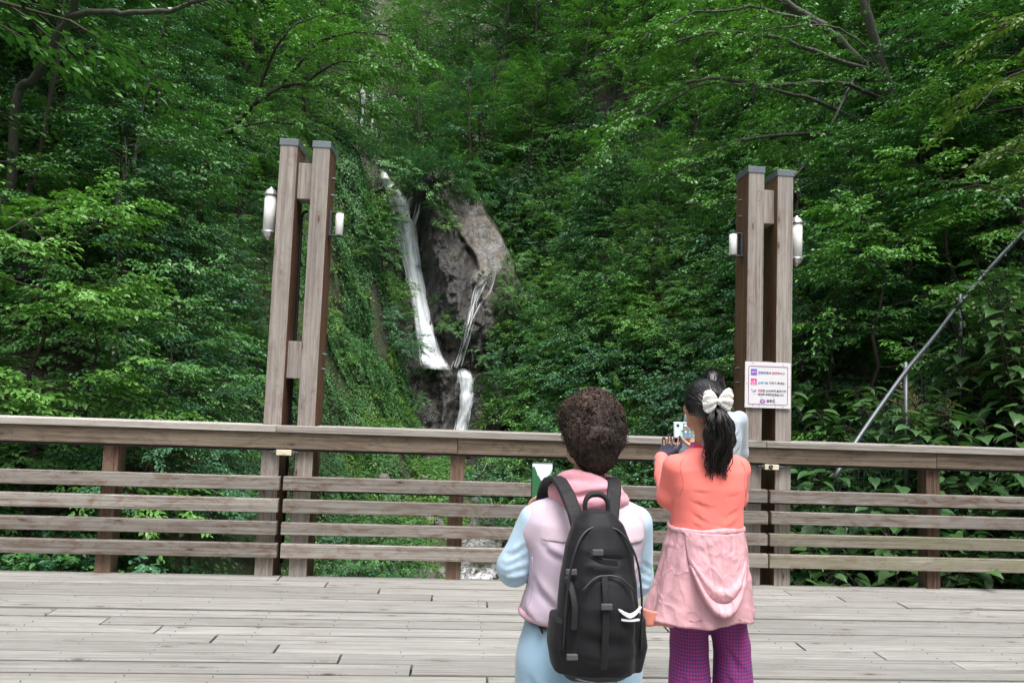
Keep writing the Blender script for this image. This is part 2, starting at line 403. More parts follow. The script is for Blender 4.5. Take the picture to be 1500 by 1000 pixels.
def text_mesh(s, size, weight=0.):
    cu = bpy.data.curves.new('t', 'FONT'); cu.body = s; cu.size = size; cu.extrude = .0004; cu.offset = weight; cu.resolution_u = 2
    o = bpy.data.objects.new('t', cu); COL.objects.link(o)
    me = bpy.data.meshes.new_from_object(o.evaluated_get(bpy.context.evaluated_depsgraph_get()))
    V = np.array([v.co[:] for v in me.vertices]).reshape(-1, 3); F = [list(p.vertices) for p in me.polygons]
    bpy.data.objects.remove(o); bpy.data.curves.remove(cu); bpy.data.meshes.remove(me)
    return V, F
def emis(name, c, e=1., rough=.3):
    t = NT(name); t.S(Base_Color=(*c, 1), Roughness=rough, Emission_Color=(*c, 1), Emission_Strength=e); return t.m
def flat(name, c): return simple(name, c, .45)
def build_sign():
    x0, x1, z0, z1 = 2.262, 2.645, 1.418, 1.790; y = D+.032
    o = thing('notice_sign', 'white square notice with Korean writing fixed to the right pillar', 'sign', ((x0+x1)/2, y, z0))
    MB().box((x0, y, z0), (x1, y+.008, z1)).build('panel', M['signwhite'], o, bevel=.002)
    W = x1-x0; H = z1-z0; f = y-.0012
    ink = {'purple': flat('ink_purple', (.30, .05, .22)), 'blue': flat('ink_blue', (.03, .10, .52)), 'pink': flat('ink_pink', (.72, .05, .25)), 'grey': flat('ink_grey', (.10, .08, .13)), 'cyan': flat('ink_cyan', (.02, .45, .72)),
           'white': flat('ink_white', (.85, .85, .88)), 'sky': flat('ink_sky', (.02, .22, .75)), 'mag': flat('ink_magenta', (.80, .06, .33)), 'pale': flat('ink_pale', (.45, .55, .72)), 'lblue': flat('ink_light_blue', (.12, .38, .72))}
    def P(u, v): return x0+u*W, z1-v*H       # u, v: 0..1 on the panel
    # rounded border line
    b = MB(); pts = []
    for cu, cv, a0 in ((.93, .09, 0), (.93, .92, 1), (.075, .92, 2), (.075, .09, 3)):
        for k in range(5):
            a = -PI/2+a0*PI/2+k*PI/8; pts.append((cu-(.03 if cu > .5 else -.03)+.03*math.cos(a), cv-(.03 if cv > .5 else -.03)+.03*math.sin(a)))
    pts.append(pts[0]); q = [(*P(u, v),) for u, v in pts]
    b.tube([(x, f+.0006, z) for x, z in q], .0022, 6, cap=False); b.build('border', ink['purple'], o)
    def put(s, u, v, size, c, wt=.0006):
        V, F = text_mesh(s, size*H, wt*.6); x, z = P(u, v)
        V2 = np.stack([V[:, 0]+x, np.full(len(V), f)-V[:, 2], V[:, 1]+z], 1)
        mk('lettering', V2, F, ink[c], o); return (V[:, 0].max())/W if len(V) else 0
    def line(parts, u, v, size, width):
        tot = 0; ws = []
        for s, c in parts:
            V, F = text_mesh(s, size*H); wd = (V[:, 0].max())/W; ws.append(wd); tot += wd+.012
        k = width/tot
        for (s, c), wd in zip(parts, ws):
            put(s, u, v, size*k, c); u += (wd+.012)*k
    line([('전망대', 'blue'), ('에서', 'grey'), (' 금연', 'pink'), ('하시고', 'grey')], .28, .255, .09, .59)
    line([('쓰레기', 'cyan'), ('는 가져가 주세요', 'grey')], .28, .475, .09, .59)
    line([('위험', 'pink'), ('한 난간위에 올라가지', 'grey')], .28, .645, .085, .62)
    line([('않도록 부탁드리겠습니다.', 'grey')], .28, .725, .085, .58)
    line([('울릉군', 'grey')], .47, .868, .10, .19)
    def disc(u, v, ru, rv, c, a0=0, a1=2*PI, n=20, dy=0, inner=0.):
        x, z = P(u, v); V = []; F = []
        for k in range(n+1):
            a = a0+(a1-a0)*k/n
            for r in (inner, 1.): V.append((x+ru*W*r*math.cos(a), f-dy, z+rv*H*r*math.sin(a)))
        F = [(2*k, 2*k+1, 2*k+3, 2*k+2) for k in range(n)]; mk('emblem', V, F, ink[c], o)
    def rect(u0, v0, u1, v1, c, dy=0):
        (xa, za), (xb, zb) = P(u0, v0), P(u1, v1); mk('pictogram', [(xa, f-dy, zb), (xb, f-dy, zb), (xb, f-dy, za), (xa, f-dy, za)], [(0, 1, 2, 3)], ink[c], o)
    rect(.125, .155, .255, .29, 'sky'); disc(.19, .222, .056, .058, 'mag', dy=.0008, inner=.78); rect(.15, .212, .225, .233, 'white', .0006); rect(.185, .2, .197, .25, 'mag', .0009)
    rect(.125, .365, .255, .5, 'mag'); disc(.16, .445, .026, .026, 'white', dy=.0008, inner=.7); rect(.19, .39, .205, .45, 'white', .0008); rect(.15, .478, .23, .488, 'white', .0008); rect(.205, .44, .235, .455, 'white', .0008)
    rect(.13, .59, .165, .625, 'pale'); rect(.205, .61, .245, .655, 'lblue'); rect(.165, .63, .2, .66, 'mag'); rect(.17, .69, .235, .70, 'pale')
    disc(.385, .855, .06, .045, 'mag', 0, PI, dy=.0006, inner=.45); disc(.385, .862, .06, .035, 'sky', PI, 2*PI, dy=.0006, inner=.35)
    for u, v in ((.17, .03), (.83, .05), (.04, .48), (.96, .52), (.83, .965), (.17, .95)):
        x, z = P(u, v); MB().lathe((x, y, z), [(.0035, -.002), (.0035, 0)], 8, axis=1).build('screw', M['dark_metal'], o)
    for pts in ([(.39, .68), (.37, .75), (.35, .80), (.335, .86), (.31, .95), (.31, 1.)], [(.60, .68), (.605, .74), (.64, .80), (.655, .88), (.66, 1.)]):
        cr = MB(); cr.tube([(P(u, v)[0], f+.0008, P(u, v)[1]) for u, v in pts], .0009, 4)
        cr.build('crack', M['dark_metal'], o)
build_sign()
# ------------------------------------------------------------------ terrain
def ip(x, xs, ys): return np.interp(x, xs, ys)
def tz(x, y):
    """height of the ground at world x, y"""
    x = np.asarray(x, float); y = np.asarray(y, float)
    n1 = fbm(np.stack([x*.16, y*.16, 0*x], -1), 4, 3); n2 = fbm(np.stack([x*.6, y*.6, 0*x+3], -1), 3, 9)
    base = ip(y, [-60, -16, -8, 6, 14, 17, 30, 33.5, 34.5, 37.5, 44, 45.5, 47, 53, 62, 90], [34, 3.5, -3.2, -3.2, -2.95, -2.5, -1.7, -1.4, 0.5, 12.2, 16, 18, 22.5, 28, 42, 76])  # unseen hill behind the camera, added to block low sky light
    wl = ip(y, [-10, 6, 12, 17, 22, 28, 33, 35, 38, 46], [-1.8, -2.0, -2.6, -2.4, -1.9, -1.8, -1.9, -2.4, -5.5, -8.5])
    sl = ip(y, [-10, 6, 11, 16, 22, 28, 32, 34, 39, 46], [.5, .6, .9, 1.25, 1.75, 2.3, 3.4, 3.0, 1.2, 1.1])
    hl = ip(y, [-10, 6, 11, 16, 22, 33, 36, 40, 46], [2.2, 2.6, 4., 7., 11.5, 14., 6, 4, 3])
    dl = np.maximum(wl-x+n1*1.0*np.clip((y-9)/10, 0, 1), 0)
    L = np.minimum(dl*sl, hl)+np.maximum(dl-hl/sl, 0)*.95
    wr = ip(y, [-10, 6, 12, 20, 28, 33, 36, 46], [2.4, 2.6, 3.4, 3.4, 2.2, 1.6, 2.0, 3])
    sr = ip(y, [-10, 6, 12, 20, 30, 36, 46], [1.1, 1.2, 1.2, 1.5, 2.4, 1.9, 1.1])
    dr = np.maximum(x-wr+n1*.9*np.clip((y-9)/10, 0, 1), 0)
    Rr = np.minimum(dr*sr, 12)+np.maximum(dr-12/sr, 0)*1.0
    z = base+L+Rr+n1*.25+n2*.10
    # stream channel on the valley floor
    ch = stream_x(y); c = np.exp(-((x-ch)/1.1)**2)*ip(y, [6, 10, 30, 33, 34], [.3, .45, .4, .3, 0])
    return z-c
def stream_x(y): return ip(y, [6, 10, 14, 18, 22, 26, 29, 31.5, 34], [1.9, 1.4, .95, 0.5, 1.1, 1.9, 1.5, .6, .2])
def build_terrain():
    xs = np.concatenate([np.arange(-60, -16, 1.2), np.arange(-16, 16, .3), np.arange(16, 61, 1.2)])
    ys = np.concatenate([np.arange(-60, -14, 2.), np.arange(-14, 6, 1.), np.arange(6, 50, .3), np.arange(50, 110, 1.2)])
    X, Y = np.meshgrid(xs, ys); Z = tz(X, Y)
    V = np.stack([X, Y, Z], -1).reshape(-1, 3); nx, ny = len(xs), len(ys)
    i = np.arange(nx*ny).reshape(ny, nx); F = np.stack([i[:-1, :-1], i[:-1, 1:], i[1:, 1:], i[1:, :-1]], -1).reshape(-1, 4)
    t = NT('valley_soil'); g = t.coords()
    n = t.noise(g, 1.3, 8, .6); n3 = t.noise(g, .35, 5, .6); n2 = t.noise(g, 9, 6, .6)
    gm = t.N('ShaderNodeNewGeometry'); sp = t.N('ShaderNodeSeparateXYZ'); t.L(gm.outputs['Normal'], sp.inputs[0])
    soil = t.mix(n2, (.022, .017, .011), (.075, .06, .042)); moss = t.mix(n2, (.028, .055, .014), (.065, .105, .028))
    rock = t.mix(n2, (.018, .016, .017), (.085, .076, .072))
    c = t.mix(t.ramp(n, [(.40, 0.), (.58, 1.)]), soil, moss)
    st = t.ramp(t.math('ADD', sp.outputs[2], t.math('MULTIPLY', t.math('SUBTRACT', n3, .5), .7)), [(.14, 1.), (.30, 0.)])
    c = t.mix(st, c, rock)
    t.S(Base_Color=c, Roughness=.8); t.bump(t.math('ADD', n, n2), .9, .15)
    o = mk('terrain', V, F, t.m, smooth=True); tag(o, kind='structure', label='mossy soil and rock slopes of the gorge behind the deck', cat='terrain')
    return V, F
TV, TF = build_terrain()
BV = BVHTree.FromPolygons([tuple(v) for v in TV], [tuple(f) for f in TF.tolist()])

# ------------------------------------------------------------------ the cliff the water falls down
def cliff_y(x, z, rg=1.):
    """front of the rock face at x, z"""
    x = np.asarray(x, float); z = np.asarray(z, float); p = np.stack([x, z*.75, 0*x], -1)
    y = 33.0+.20*(z+1.5)
    # central dark buttress; a tan slab to its right lies farther back; grooves where the water runs
    xm = ip(z, [-2, 3, 8, 12.5], [-.3, -.4, -1.9, -3.0])       # axis of the buttress
    y = y-1.5*np.exp(-((x-xm-.7)/1.15)**2)*sstep(2, 5, z)
    y = y+.5*np.exp(-((x-xm+.95)/.55)**2)*sstep(2.2, 4, z)
    y = y-1.6*sstep(-.2, -1.2, x-.1)*sstep(3.3, 2.3, z)*sstep(-4.2, -2.6, x)   # low ledge the main fall lands on
    y = y-1.2*sstep(.6, 1.6, x)*sstep(3.2, 1.2, z)
    y = y-.45*fbm(p*np.array([.6, .35, 1]), 3, 5)-rg*.16*ridged(p*np.array([1.1, .5, 1])+3, 3, 8)-rg*.20*np.abs(fbm(p*np.array([3.2, 2.0, 1]), 4, 12))-rg*.05*ridged(p*np.array([5.5, 3., 1]), 2, 15)
    y = y-.35*np.abs(x+.6)*sstep(3, 6, np.abs(x+.6))
    return y
def build_cliff():
    xs = np.arange(-6.8, 3.1, .06); zs = np.arange(-2.2, 13.6, .06); X, Z = np.meshgrid(xs, zs)
    tan0 = sstep(-.1, .5, X-ip(Z, [3, 5, 7, 9, 11.6], [1.6, .9, .1, -.7, -1.7]))*sstep(4.2, 6.0, Z)
    Y = cliff_y(X, Z, 1-.72*tan0)
    zt = ip(X, [-6, -3.5, -.8, .4, 1.2, 2.2, 3.2], [13.6, 12.6, 11.9, 11.7, 10.2, 8.2, 6.5])+.4*fbm(np.stack([X*.8, 0*X, 0*X], -1), 3); top = np.clip((Z-zt+.7)/1.2, 0, 3); Y = Y+top**1.5*1.6
    tan = sstep(-.1, .4, (X-ip(Z, [3, 5, 7, 9, 11.6], [1.6, .9, .1, -.7, -1.7]))+.35*fbm(np.stack([X*1.2, Z*1.2, 0*X], -1), 4, 2))*sstep(4.2, 6.0, Z+.5*fbm(np.stack([X, Z, 0*X+5], -1), 3))
    Y = Y-.5*tan*sstep(0, 1, tan)+0
    V = np.stack([X, Y, Z], -1).reshape(-1, 3); ny, nx = X.shape
    i = np.arange(nx*ny).reshape(ny, nx); F = np.stack([i[:-1, :-1], i[:-1, 1:], i[1:, 1:], i[1:, :-1]], -1).reshape(-1, 4)
    t = NT('wet_basalt'); g = t.coords(); n = t.noise(g, 2.2, 9, .65); n2 = t.noise(g, 11, 6, .6); n3 = t.noise(g, .8, 4, .5)
    vo = t.N('ShaderNodeTexVoronoi', feature='DISTANCE_TO_EDGE'); vo.inputs['Scale'].default_value = 2.6; t.L(t.mix(.25, g, t.N('ShaderNodeTexNoise', ins={'Vector': g, 'Scale': 2.}).outputs['Color']), vo.inputs['Vector'])
    dark = t.mix(t.ramp(n, [(.3, 0.), (.7, 1.)]), (.010, .0095, .009), (.058, .054, .050)); rust = t.mix(n2, (.03, .019, .013), (.085, .056, .038))
    dark = t.mix(t.ramp(n3, [(.5, 0.), (.68, .7)]), dark, rust)
    tanc = t.mix(t.ramp(n, [(.32, 0.), (.66, 1.)]), (.085, .074, .058), (.22, .198, .165)); tanc = t.mix(t.ramp(t.noise(g, .75, 6, .65), [(.53, 0.), (.6, .8)]), tanc, (.27, .265, .265))
    c = t.mix(t.attr('tan').outputs['Fac'], dark, tanc)
    c = t.mix(t.ramp(vo.outputs['Distance'], [(0., .75), (.045, 0.)]), c, (.012, .01, .01))
    c = t.mix(t.ramp(t.noise(g, 1.6, 6, .6), [(.60, 0.), (.70, .75)]), c, (.035, .055, .016))
    rf = t.math('ADD', t.math('MULTIPLY', t.attr('tan').outputs['Fac'], .42), t.math('MULTIPLY', n2, .42), clamp=True)
    t.b.inputs['Specular IOR Level'].default_value = .7
    t.S(Base_Color=c, Roughness=rf); t.bump(t.math('ADD', t.math('MULTIPLY', n, 1.2), n2), 1., .10)
    o = mk('cliff', V, F, t.m, smooth=True, attr={'tan': ('POINT', tan.ravel())}); tag(o, 'dark wet rock face with a paler tan slab beside the waterfall', 'cliff', kind='structure')
    return V, F
CV, CFc = build_cliff()
BC = BVHTree.FromPolygons([tuple(v) for v in CV], [tuple(f) for f in CFc.tolist()])
def hit(px, py, which=None):
    v = ray(px, py); best = None
    for b in (which or (BV, BC)):
        h = b.ray_cast(Vector(C0)+Vector(v)*6.5, Vector(v), 200)
        if h[0] is not None and (best is None or h[3] < best[1]): best = (np.array(h[0]), h[3])
    return None if best is None else best[0]

# ------------------------------------------------------------------ water
def water_mat():
    t = NT('falling_water'); u = t.N('ShaderNodeUVMap').outputs[0] if False else None
    a = t.attr('flow'); sp = t.N('ShaderNodeSeparateColor'); t.L(a.outputs['Color'], sp.inputs[0])
    cb = t.N('ShaderNodeCombineXYZ'); t.L(t.math('MULTIPLY', sp.outputs[0], 9.), cb.inputs[0]); t.L(t.math('MULTIPLY', sp.outputs[1], .8), cb.inputs[1]); t.L(t.math('MULTIPLY', sp.outputs[2], 40.), cb.inputs[2])
    n = t.noise(cb.outputs[0], 1., 4, .6, .9)
    cb2 = t.N('ShaderNodeCombineXYZ'); t.L(t.math('MULTIPLY', sp.outputs[0], 34.), cb2.inputs[0]); t.L(t.math('MULTIPLY', sp.outputs[1], 2.2), cb2.inputs[1]); t.L(sp.outputs[2], cb2.inputs[2])
    n2 = t.noise(cb2.outputs[0], 1., 4, .6)
    e = t.math('SUBTRACT', 1., t.math('ABSOLUTE', t.math('SUBTRACT', t.math('MULTIPLY', sp.outputs[0], 2.), 1.)))
    v = t.math('ADD', t.math('ADD', t.math('MULTIPLY', n, .72), t.math('MULTIPLY', n2, .28)), t.math('MULTIPLY', t.math('SUBTRACT', t.math('MULTIPLY', t.math('POWER', e, .6), t.attr('dens').outputs['Fac']), .62), .62))
    al = t.ramp(v, [(.30, 0.), (.50, .45), (.74, .96)])
    t.S(Base_Color=t.mix(n2, (.66, .71, .77), (.90, .92, .94)), Roughness=.6, Alpha=al)
    t.b.inputs['Transmission Weight'].default_value = .0
    return t.m
M['fall'] = water_mat()
def fall_strip(B, path, widths, dens=1., lift=.18, seed=0, which=None, ncol=7, nseg=46):
    """a sheet of water laid over the rock along a course of picture points found on the rock"""
    P = np.array(path, float); k = np.linspace(0, 1, len(P)); kk = np.linspace(0, 1, nseg); rng = np.random.RandomState(seed)
    px = np.interp(kk, k, P[:, 0]); py = np.interp(kk, k, P[:, 1]); wd = np.interp(kk, k, widths)
    c = []
    for a, b in zip(px, py):
        h = hit(a, b, which); c.append(h if h is not None else c[-1])
    c = np.array(c)
    # water leaves the rock: running minimum of y from the top down, smoothed
    for it in range(3):
        c[1:-1] = (c[:-2]+2*c[1:-1]+c[2:])/4
    yy = np.minimum.accumulate(c[:, 1]); c[:, 1] = .5*c[:, 1]+.5*yy
    n0 = len(B['V']); V = []; A = []; Dn = []
    for i in range(nseg):
        for j in range(ncol):
            u = j/(ncol-1); off = (u-.5)*wd[i]
            wob = .05*math.sin(i*.5+seed+j)
            bulge = lift+.10*math.sin(PI*u)+wob*.6
            V.append((c[i, 0]+off+.03*math.sin(i*.23+seed*1.7), c[i, 1]-bulge, c[i, 2])); A.append((u, kk[i]*np.linalg.norm(c[-1]-c[0])*.6, (seed*.137) % 1)); Dn.append(dens*min(1, (kk[i]+.01)*9, (1.01-kk[i])*14))
    for i in range(nseg-1):
        for j in range(ncol-1):
            a = n0+i*ncol+j; B['F'].append((a, a+1, a+ncol+1, a+ncol))
    B['V'] += V; B['A'] += A; B['D'] += Dn
def fall(name, label, cat, strips):
    B = dict(V=[], F=[], A=[], D=[])
    for i, s in enumerate(strips): fall_strip(B, *s[:2], **{**dict(seed=i*3+len(strips)), **(s[2] if len(s) > 2 else {})})
    o = mk(name, B['V'], B['F'], M['fall'], loc=B['V'][0], attr={'flow': ('POINT', np.array(B['A'])), 'dens': ('POINT', B['D'])}, smooth=True)
    return tag(o, label, cat, kind='structure')
def strands(path, widths, n, seed, w=(.05, .14), dens=(.35, .9), span=(.15, .5)):
    """separate ribbons of water inside the course of a fall"""
    rng = np.random.RandomState(seed); k = np.linspace(0, 1, len(path)); P = np.array(path, float); out = []
    for i in range(n):
        L = rng.uniform(*span); s0 = rng.uniform(-.05, 1-L*.6); ss = np.clip(np.linspace(s0, s0+L, 7), 0, 1); u = rng.uniform(-.48, .48); u1 = u*.8+rng.uniform(-.12, .12)
        px = np.interp(ss, k, P[:, 0])+np.interp(ss, k, widths)*np.linspace(u, u1, 7)*1000/36; py = np.interp(ss, k, P[:, 1])
        ww = rng.uniform(*w)*np.array([.15, .7, 1, 1, 1, .8, .2]); out.append((list(zip(px, py)), list(ww), dict(dens=rng.uniform(*dens)*1.5, lift=.22+.25*rng.rand(), ncol=3, nseg=14, seed=seed*50+i)))
    return out
main = [(562, 258), (575, 284), (590, 306), (597, 345), (606, 395), (614, 440), (622, 485), (631, 520), (640, 538)]
w0 = [.45, 1.05, 1.45, 1.15, 1.0, .95, .98, 1.15, 1.45]
s2 = [(614, 290), (611, 312), (605, 335), (601, 360), (604, 385)]
fall('waterfall', 'tall white main waterfall dropping down the dark rock face', 'waterfall', [
    (main, w0, dict(dens=1.65)), ([(x-1, y+2) for x, y in main], [a*.7 for a in w0], dict(dens=1.35, lift=.3)), ([(x+1, y+4) for x, y in main], [a*.5 for a in w0], dict(dens=1.25, lift=.38)),
    ([(606, 289), (598, 300), (594, 320), (596, 345)], [.3, .4, .5, .4], dict(dens=.9)),
    ([(622, 470), (634, 520), (643, 543)], [.6, 1.1, 1.6], dict(dens=.9, lift=.45)), ([(560, 252), (570, 272), (580, 292), (590, 318)], [.3, .7, 1.1, 1.2], dict(dens=1.1, lift=.4))]+strands(main, w0, 16, 5, (.08, .2), (.2, .4))+strands(main, [a*1.35 for a in w0], 30, 15, (.03, .09), (.2, .45), (.06, .2))+strands([(572, 284), (582, 318), (592, 350), (603, 400)], [1.2, 1.5, 1.1, .9], 26, 16, (.06, .16), (.2, .5))+strands(s2, [.3, .45, .5, .4, .3], 26, 6, (.03, .08), (.3, .7), (.2, .6)))
t1 = [(733, 384), (716, 401), (703, 420), (695, 445), (690, 465), (684, 490), (676, 520), (669, 540)]
t2 = [(728, 396), (722, 415), (716, 433), (703, 448), (692, 470), (681, 505), (672, 538)]
fall('waterfall', 'thin trickling waterfall running down the rock on the right', 'waterfall', [
    (t1, [.3, .22, .2, .2, .28, .32, .4, .5], dict(dens=.28)), (t2, [.1, .1, .12, .12, .2, .3, .4], dict(dens=.35))]
    +strands(t1, [1.1, .8, .55, .45, .5, .55, .6, .75], 44, 7, (.04, .11), (.22, .5), (.08, .3))+strands(t2, [.2, .2, .2, .25, .3, .4, .5], 12, 8, (.04, .10), (.3, .55), (.15, .4)))
lw = [(676, 538), (683, 556), (683, 580), (681, 600), (677, 620), (673, 645)]
wl_ = [.75, .8, .75, .68, .62, .8]
fall('waterfall', 'short lower waterfall pouring below the rock ledge', 'waterfall', [
    (lw, wl_, dict(dens=1.6)), (lw, [a*.65 for a in wl_], dict(dens=1.7, lift=.3))]+strands(lw, [a*1.25 for a in wl_], 40, 9, (.03, .08), (.25, .7), (.1, .4)))
UPF = 1
up = [(536, 128), (536, 150), (534, 175), (532, 200)]; up2 = [(552, 130), (551, 155), (550, 180), (549, 205)]
fall('waterfall', 'faint thin upper waterfall high among the trees', 'waterfall', [(up, [.5, .6, .6, .5], dict(dens=.55, lift=1.2, which=(BV,))), (up2, [.2, .25, .25, .25], dict(dens=.6, lift=1.2, which=(BV,)))]+strands(up, [.6]*4, 14, 21, (.03, .08), (.2, .5))*0)
def stream():
    t = NT('stream_water'); g = t.coords('Object', (1, .45, 1)); n = t.noise(g, 7, 6, .6, 1.2); f = t.noise(g, 2.2, 5, .6)
    foam = t.math('MULTIPLY', t.ramp(t.math('ADD', t.math('MULTIPLY', n, .5), t.math('MULTIPLY', f, .5)), [(.44, 0.), (.66, .95)]), t.attr('foam').outputs['Fac'])
    t.S(Base_Color=t.mix(foam, (.035, .032, .02), (.85, .87, .9)), Roughness=t.math('ADD', t.math('MULTIPLY', foam, .5), .06)); t.bump(n, .5, .05)
    ys = np.arange(6.2, 33.6, .12); us = np.linspace(-1, 1, 17); V = []; fo = []
    for y in ys:
        cx = float(stream_x(y)); wd = float(ip(y, [6, 10, 15.5, 16.5, 20, 26, 29, 33.6], [.9, .9, 1.0, .6, .55, 1.1, 1.8, 1.5]))
        zz = float(ip(y, [6, 10, 14.2, 15.1, 15.6, 20, 23, 28, 33.6], [-3.55, -3.45, -3.25, -3.15, -2.75, -2.55, -2.3, -1.93, -1.85]))
        fm = float(ip(y, [6, 12, 13.2, 15.8, 16.6, 19, 21, 25, 26, 33, 33.6], [.1, .3, 1.0, 1.15, .3, .55, .3, .2, 0., .2, 1.]))
        for u in us:
            V.append((cx+u*wd, y, zz+.05*fm*float(vnoise(np.array([u*4, y*3., 1.]))))); fo.append(fm)
    ny, nx = len(ys), len(us); i = np.arange(nx*ny).reshape(ny, nx); F = np.stack([i[:-1, :-1], i[:-1, 1:], i[1:, 1:], i[1:, :-1]], -1).reshape(-1, 4)
    o = mk('stream', V, F, t.m, smooth=True, attr={'foam': ('POINT', fo)}); tag(o, 'shallow stream with white riffles behind the railing', 'water', kind='structure')
stream()
# ------------------------------------------------------------------ foliage
def leaf_mat(name, a, b, rough=.38, trans=.15, spec=.5):
    t = NT(name); ti = t.attr('tint').outputs['Fac']; oi = t.N('ShaderNodeObjectInfo').outputs['Random']
    f = t.math('ADD', t.math('MULTIPLY', ti, .8), t.math('MULTIPLY', oi, .2), clamp=True)
    c = t.mix(f, a, b)
    c = t.mix(t.math('MULTIPLY', t.math('SUBTRACT', oi, .3), .35, clamp=True), c, (b[0]*1.15, b[1]*.95, b[2]*.8))
    t.S(Base_Color=c, Roughness=rough); t.b.inputs['Specular IOR Level'].default_value = spec
    tr = t.N('ShaderNodeBsdfTranslucent'); t.L(t.mix(1., c, (1.05, 1.25, .5), 'MULTIPLY'), tr.inputs['Color'])
    mx = t.N('ShaderNodeMixShader'); mx.inputs[0].default_value = trans; t.L(t.b.outputs[0], mx.inputs[1]); t.L(tr.outputs[0], mx.inputs[2]); t.L(mx.outputs[0], t.out.inputs[0])
    return t.m
LM = dict(
    mid=leaf_mat('leaf_green', (0.040, 0.137, 0.039), (0.101, 0.266, 0.069)),
    bright=leaf_mat('leaf_bright_green', (0.065, 0.194, 0.036), (0.157, 0.353, 0.076), trans=.2),
    blue=leaf_mat('leaf_bluish_green', (0.038, 0.132, 0.064), (0.094, 0.237, 0.116), rough=.36),
    dark=leaf_mat('leaf_dark_green', (0.025, 0.091, 0.030), (0.065, 0.173, 0.054)),
    big=leaf_mat('leaf_broad_green', (0.028, 0.090, 0.032), (0.076, 0.170, 0.049), rough=.38, trans=.19),
    yellow=leaf_mat('leaf_yellow_green', (.062, .135, .024), (.135, .23, .045), trans=.25),
    fern=leaf_mat('leaf_fern', (0.036, 0.138, 0.037), (0.088, 0.242, 0.068), rough=.5),
    ivy=leaf_mat('leaf_ivy', (0.041, 0.137, 0.045), (0.113, 0.257, 0.079), rough=.48, trans=.19),
    herb=leaf_mat('leaf_herb', (0.063, 0.166, 0.031), (0.172, 0.332, 0.068), rough=.5, trans=.2),
    plume=leaf_mat('plume_cream', (.30, .25, .14), (.52, .45, .28), rough=.8, trans=.3))
def bark(name, a, b):
    t = NT(name); g = t.coords('Object', (1, 1, .3)); n = t.noise(g, 14, 6, .65); n2 = t.noise(g, 2.5, 4)
    c = t.mix(n, a, b); c = t.mix(t.ramp(n2, [(.5, 0.), (.65, .6)]), c, (.045, .06, .03)); t.S(Base_Color=c, Roughness=.85); t.bump(n, .5, .02); return t.m
M['bark'] = bark('bark_brown', (.018, .014, .011), (.055, .044, .036)); M['bark_grey'] = bark('bark_grey', (.055, .052, .047), (.16, .15, .14))
SHP = {
 'near': (np.array([(0,0,0),(.30,.23,.05),(.30,-.23,.05),(.34,0,-.02),(.68,.19,.02),(.68,-.19,.02),(.68,0,-.05),(1,0,-.16)]), np.array([(0,2,3),(0,3,1),(3,2,5),(3,5,6),(1,3,6),(1,6,4),(6,5,7),(4,6,7)])),
 'mid': (np.array([(0,0,0),(.45,.27,.07),(.45,-.27,.07),(.5,0,-.02),(1,0,-.14)]), np.array([(0,2,3),(0,3,1),(3,2,4),(1,3,4)])),
 'far': (np.array([(0,0,0),(.45,.29,.06),(.45,-.29,.06),(1,0,-.08)]), np.array([(0,2,3),(0,3,1)])),
 'heart': (np.array([(0,0,0),(-.09,.17,.04),(-.09,-.17,.04),(.08,.35,.07),(.08,-.35,.07),(.12,0,-.01),(.34,.39,.07),(.34,-.39,.07),(.36,0,-.02),(.66,.25,.01),(.66,-.25,.01),(.68,0,-.08),(.88,.09,-.12),(.88,-.09,-.12),(1.04,0,-.24)]),
           np.array([(0,5,3),(0,3,1),(0,4,5),(0,2,4),(5,8,6),(5,6,3),(5,7,8),(5,4,7),(8,11,9),(8,9,6),(8,10,11),(8,7,10),(11,14,12),(11,12,9),(11,13,14),(11,10,13)])),
 'blade': (np.array([(0,0,0),(.35,.10,.02),(.35,-.10,.02),(1,0,-.08)]), np.array([(0,2,3),(0,3,1)])),
}
def unit(v): return v/(np.linalg.norm(v, axis=-1, keepdims=True)+1e-9)
class LV:
    def __init__(s): s.P = []; s.D = []; s.N = []; s.S = []; s.T = []
    def add(s, P, D, N, S, T): s.P.append(P); s.D.append(D); s.N.append(N); s.S.append(S); s.T.append(T)
    def data(s): return [np.concatenate(a) for a in (s.P, s.D, s.N, s.S, s.T)]
def leaf_arrays(lv, shape):
    P, Dv, N, S, T = lv.data(); tp, tf = SHP[shape]; Dv = unit(Dv); sd = unit(np.cross(N, Dv)); up = np.cross(Dv, sd)
    V = P[:, None]+S[:, None, None]*(tp[None, :, :1]*Dv[:, None]+tp[None, :, 1:2]*sd[:, None]+tp[None, :, 2:]*up[:, None])
    k = len(tp); F = (np.arange(len(P))*k)[:, None, None]+tf[None]
    return V.reshape(-1, 3), F.reshape(-1, 3), np.repeat(T, len(tf))
def lmesh(name, lv, shape, mat):
    V, F, T = leaf_arrays(lv, shape); o = mk(name, V, F, mat, attr={'tint': ('FACE', T)}); me = o.data; bpy.data.objects.remove(o); return me
def bez(p, d, L, rng, bend=0., n=6, wig=.06, up=None):
    pts = [p]; d = unit(d); t = up if up is not None else np.array([0, 0, 0.])
    for i in range(n):
        d = unit(d+t*bend/n+wig*rng.randn(3)); pts.append(pts[-1]+d*L/n)
    return np.array(pts)
def along(pts, s):
    f = s*(len(pts)-1); i = min(int(f), len(pts)-2); t = f-i
    return pts[i]*(1-t)+pts[i+1]*t, unit(pts[i+1]-pts[i])
Z3 = np.array([0, 0, 1.])
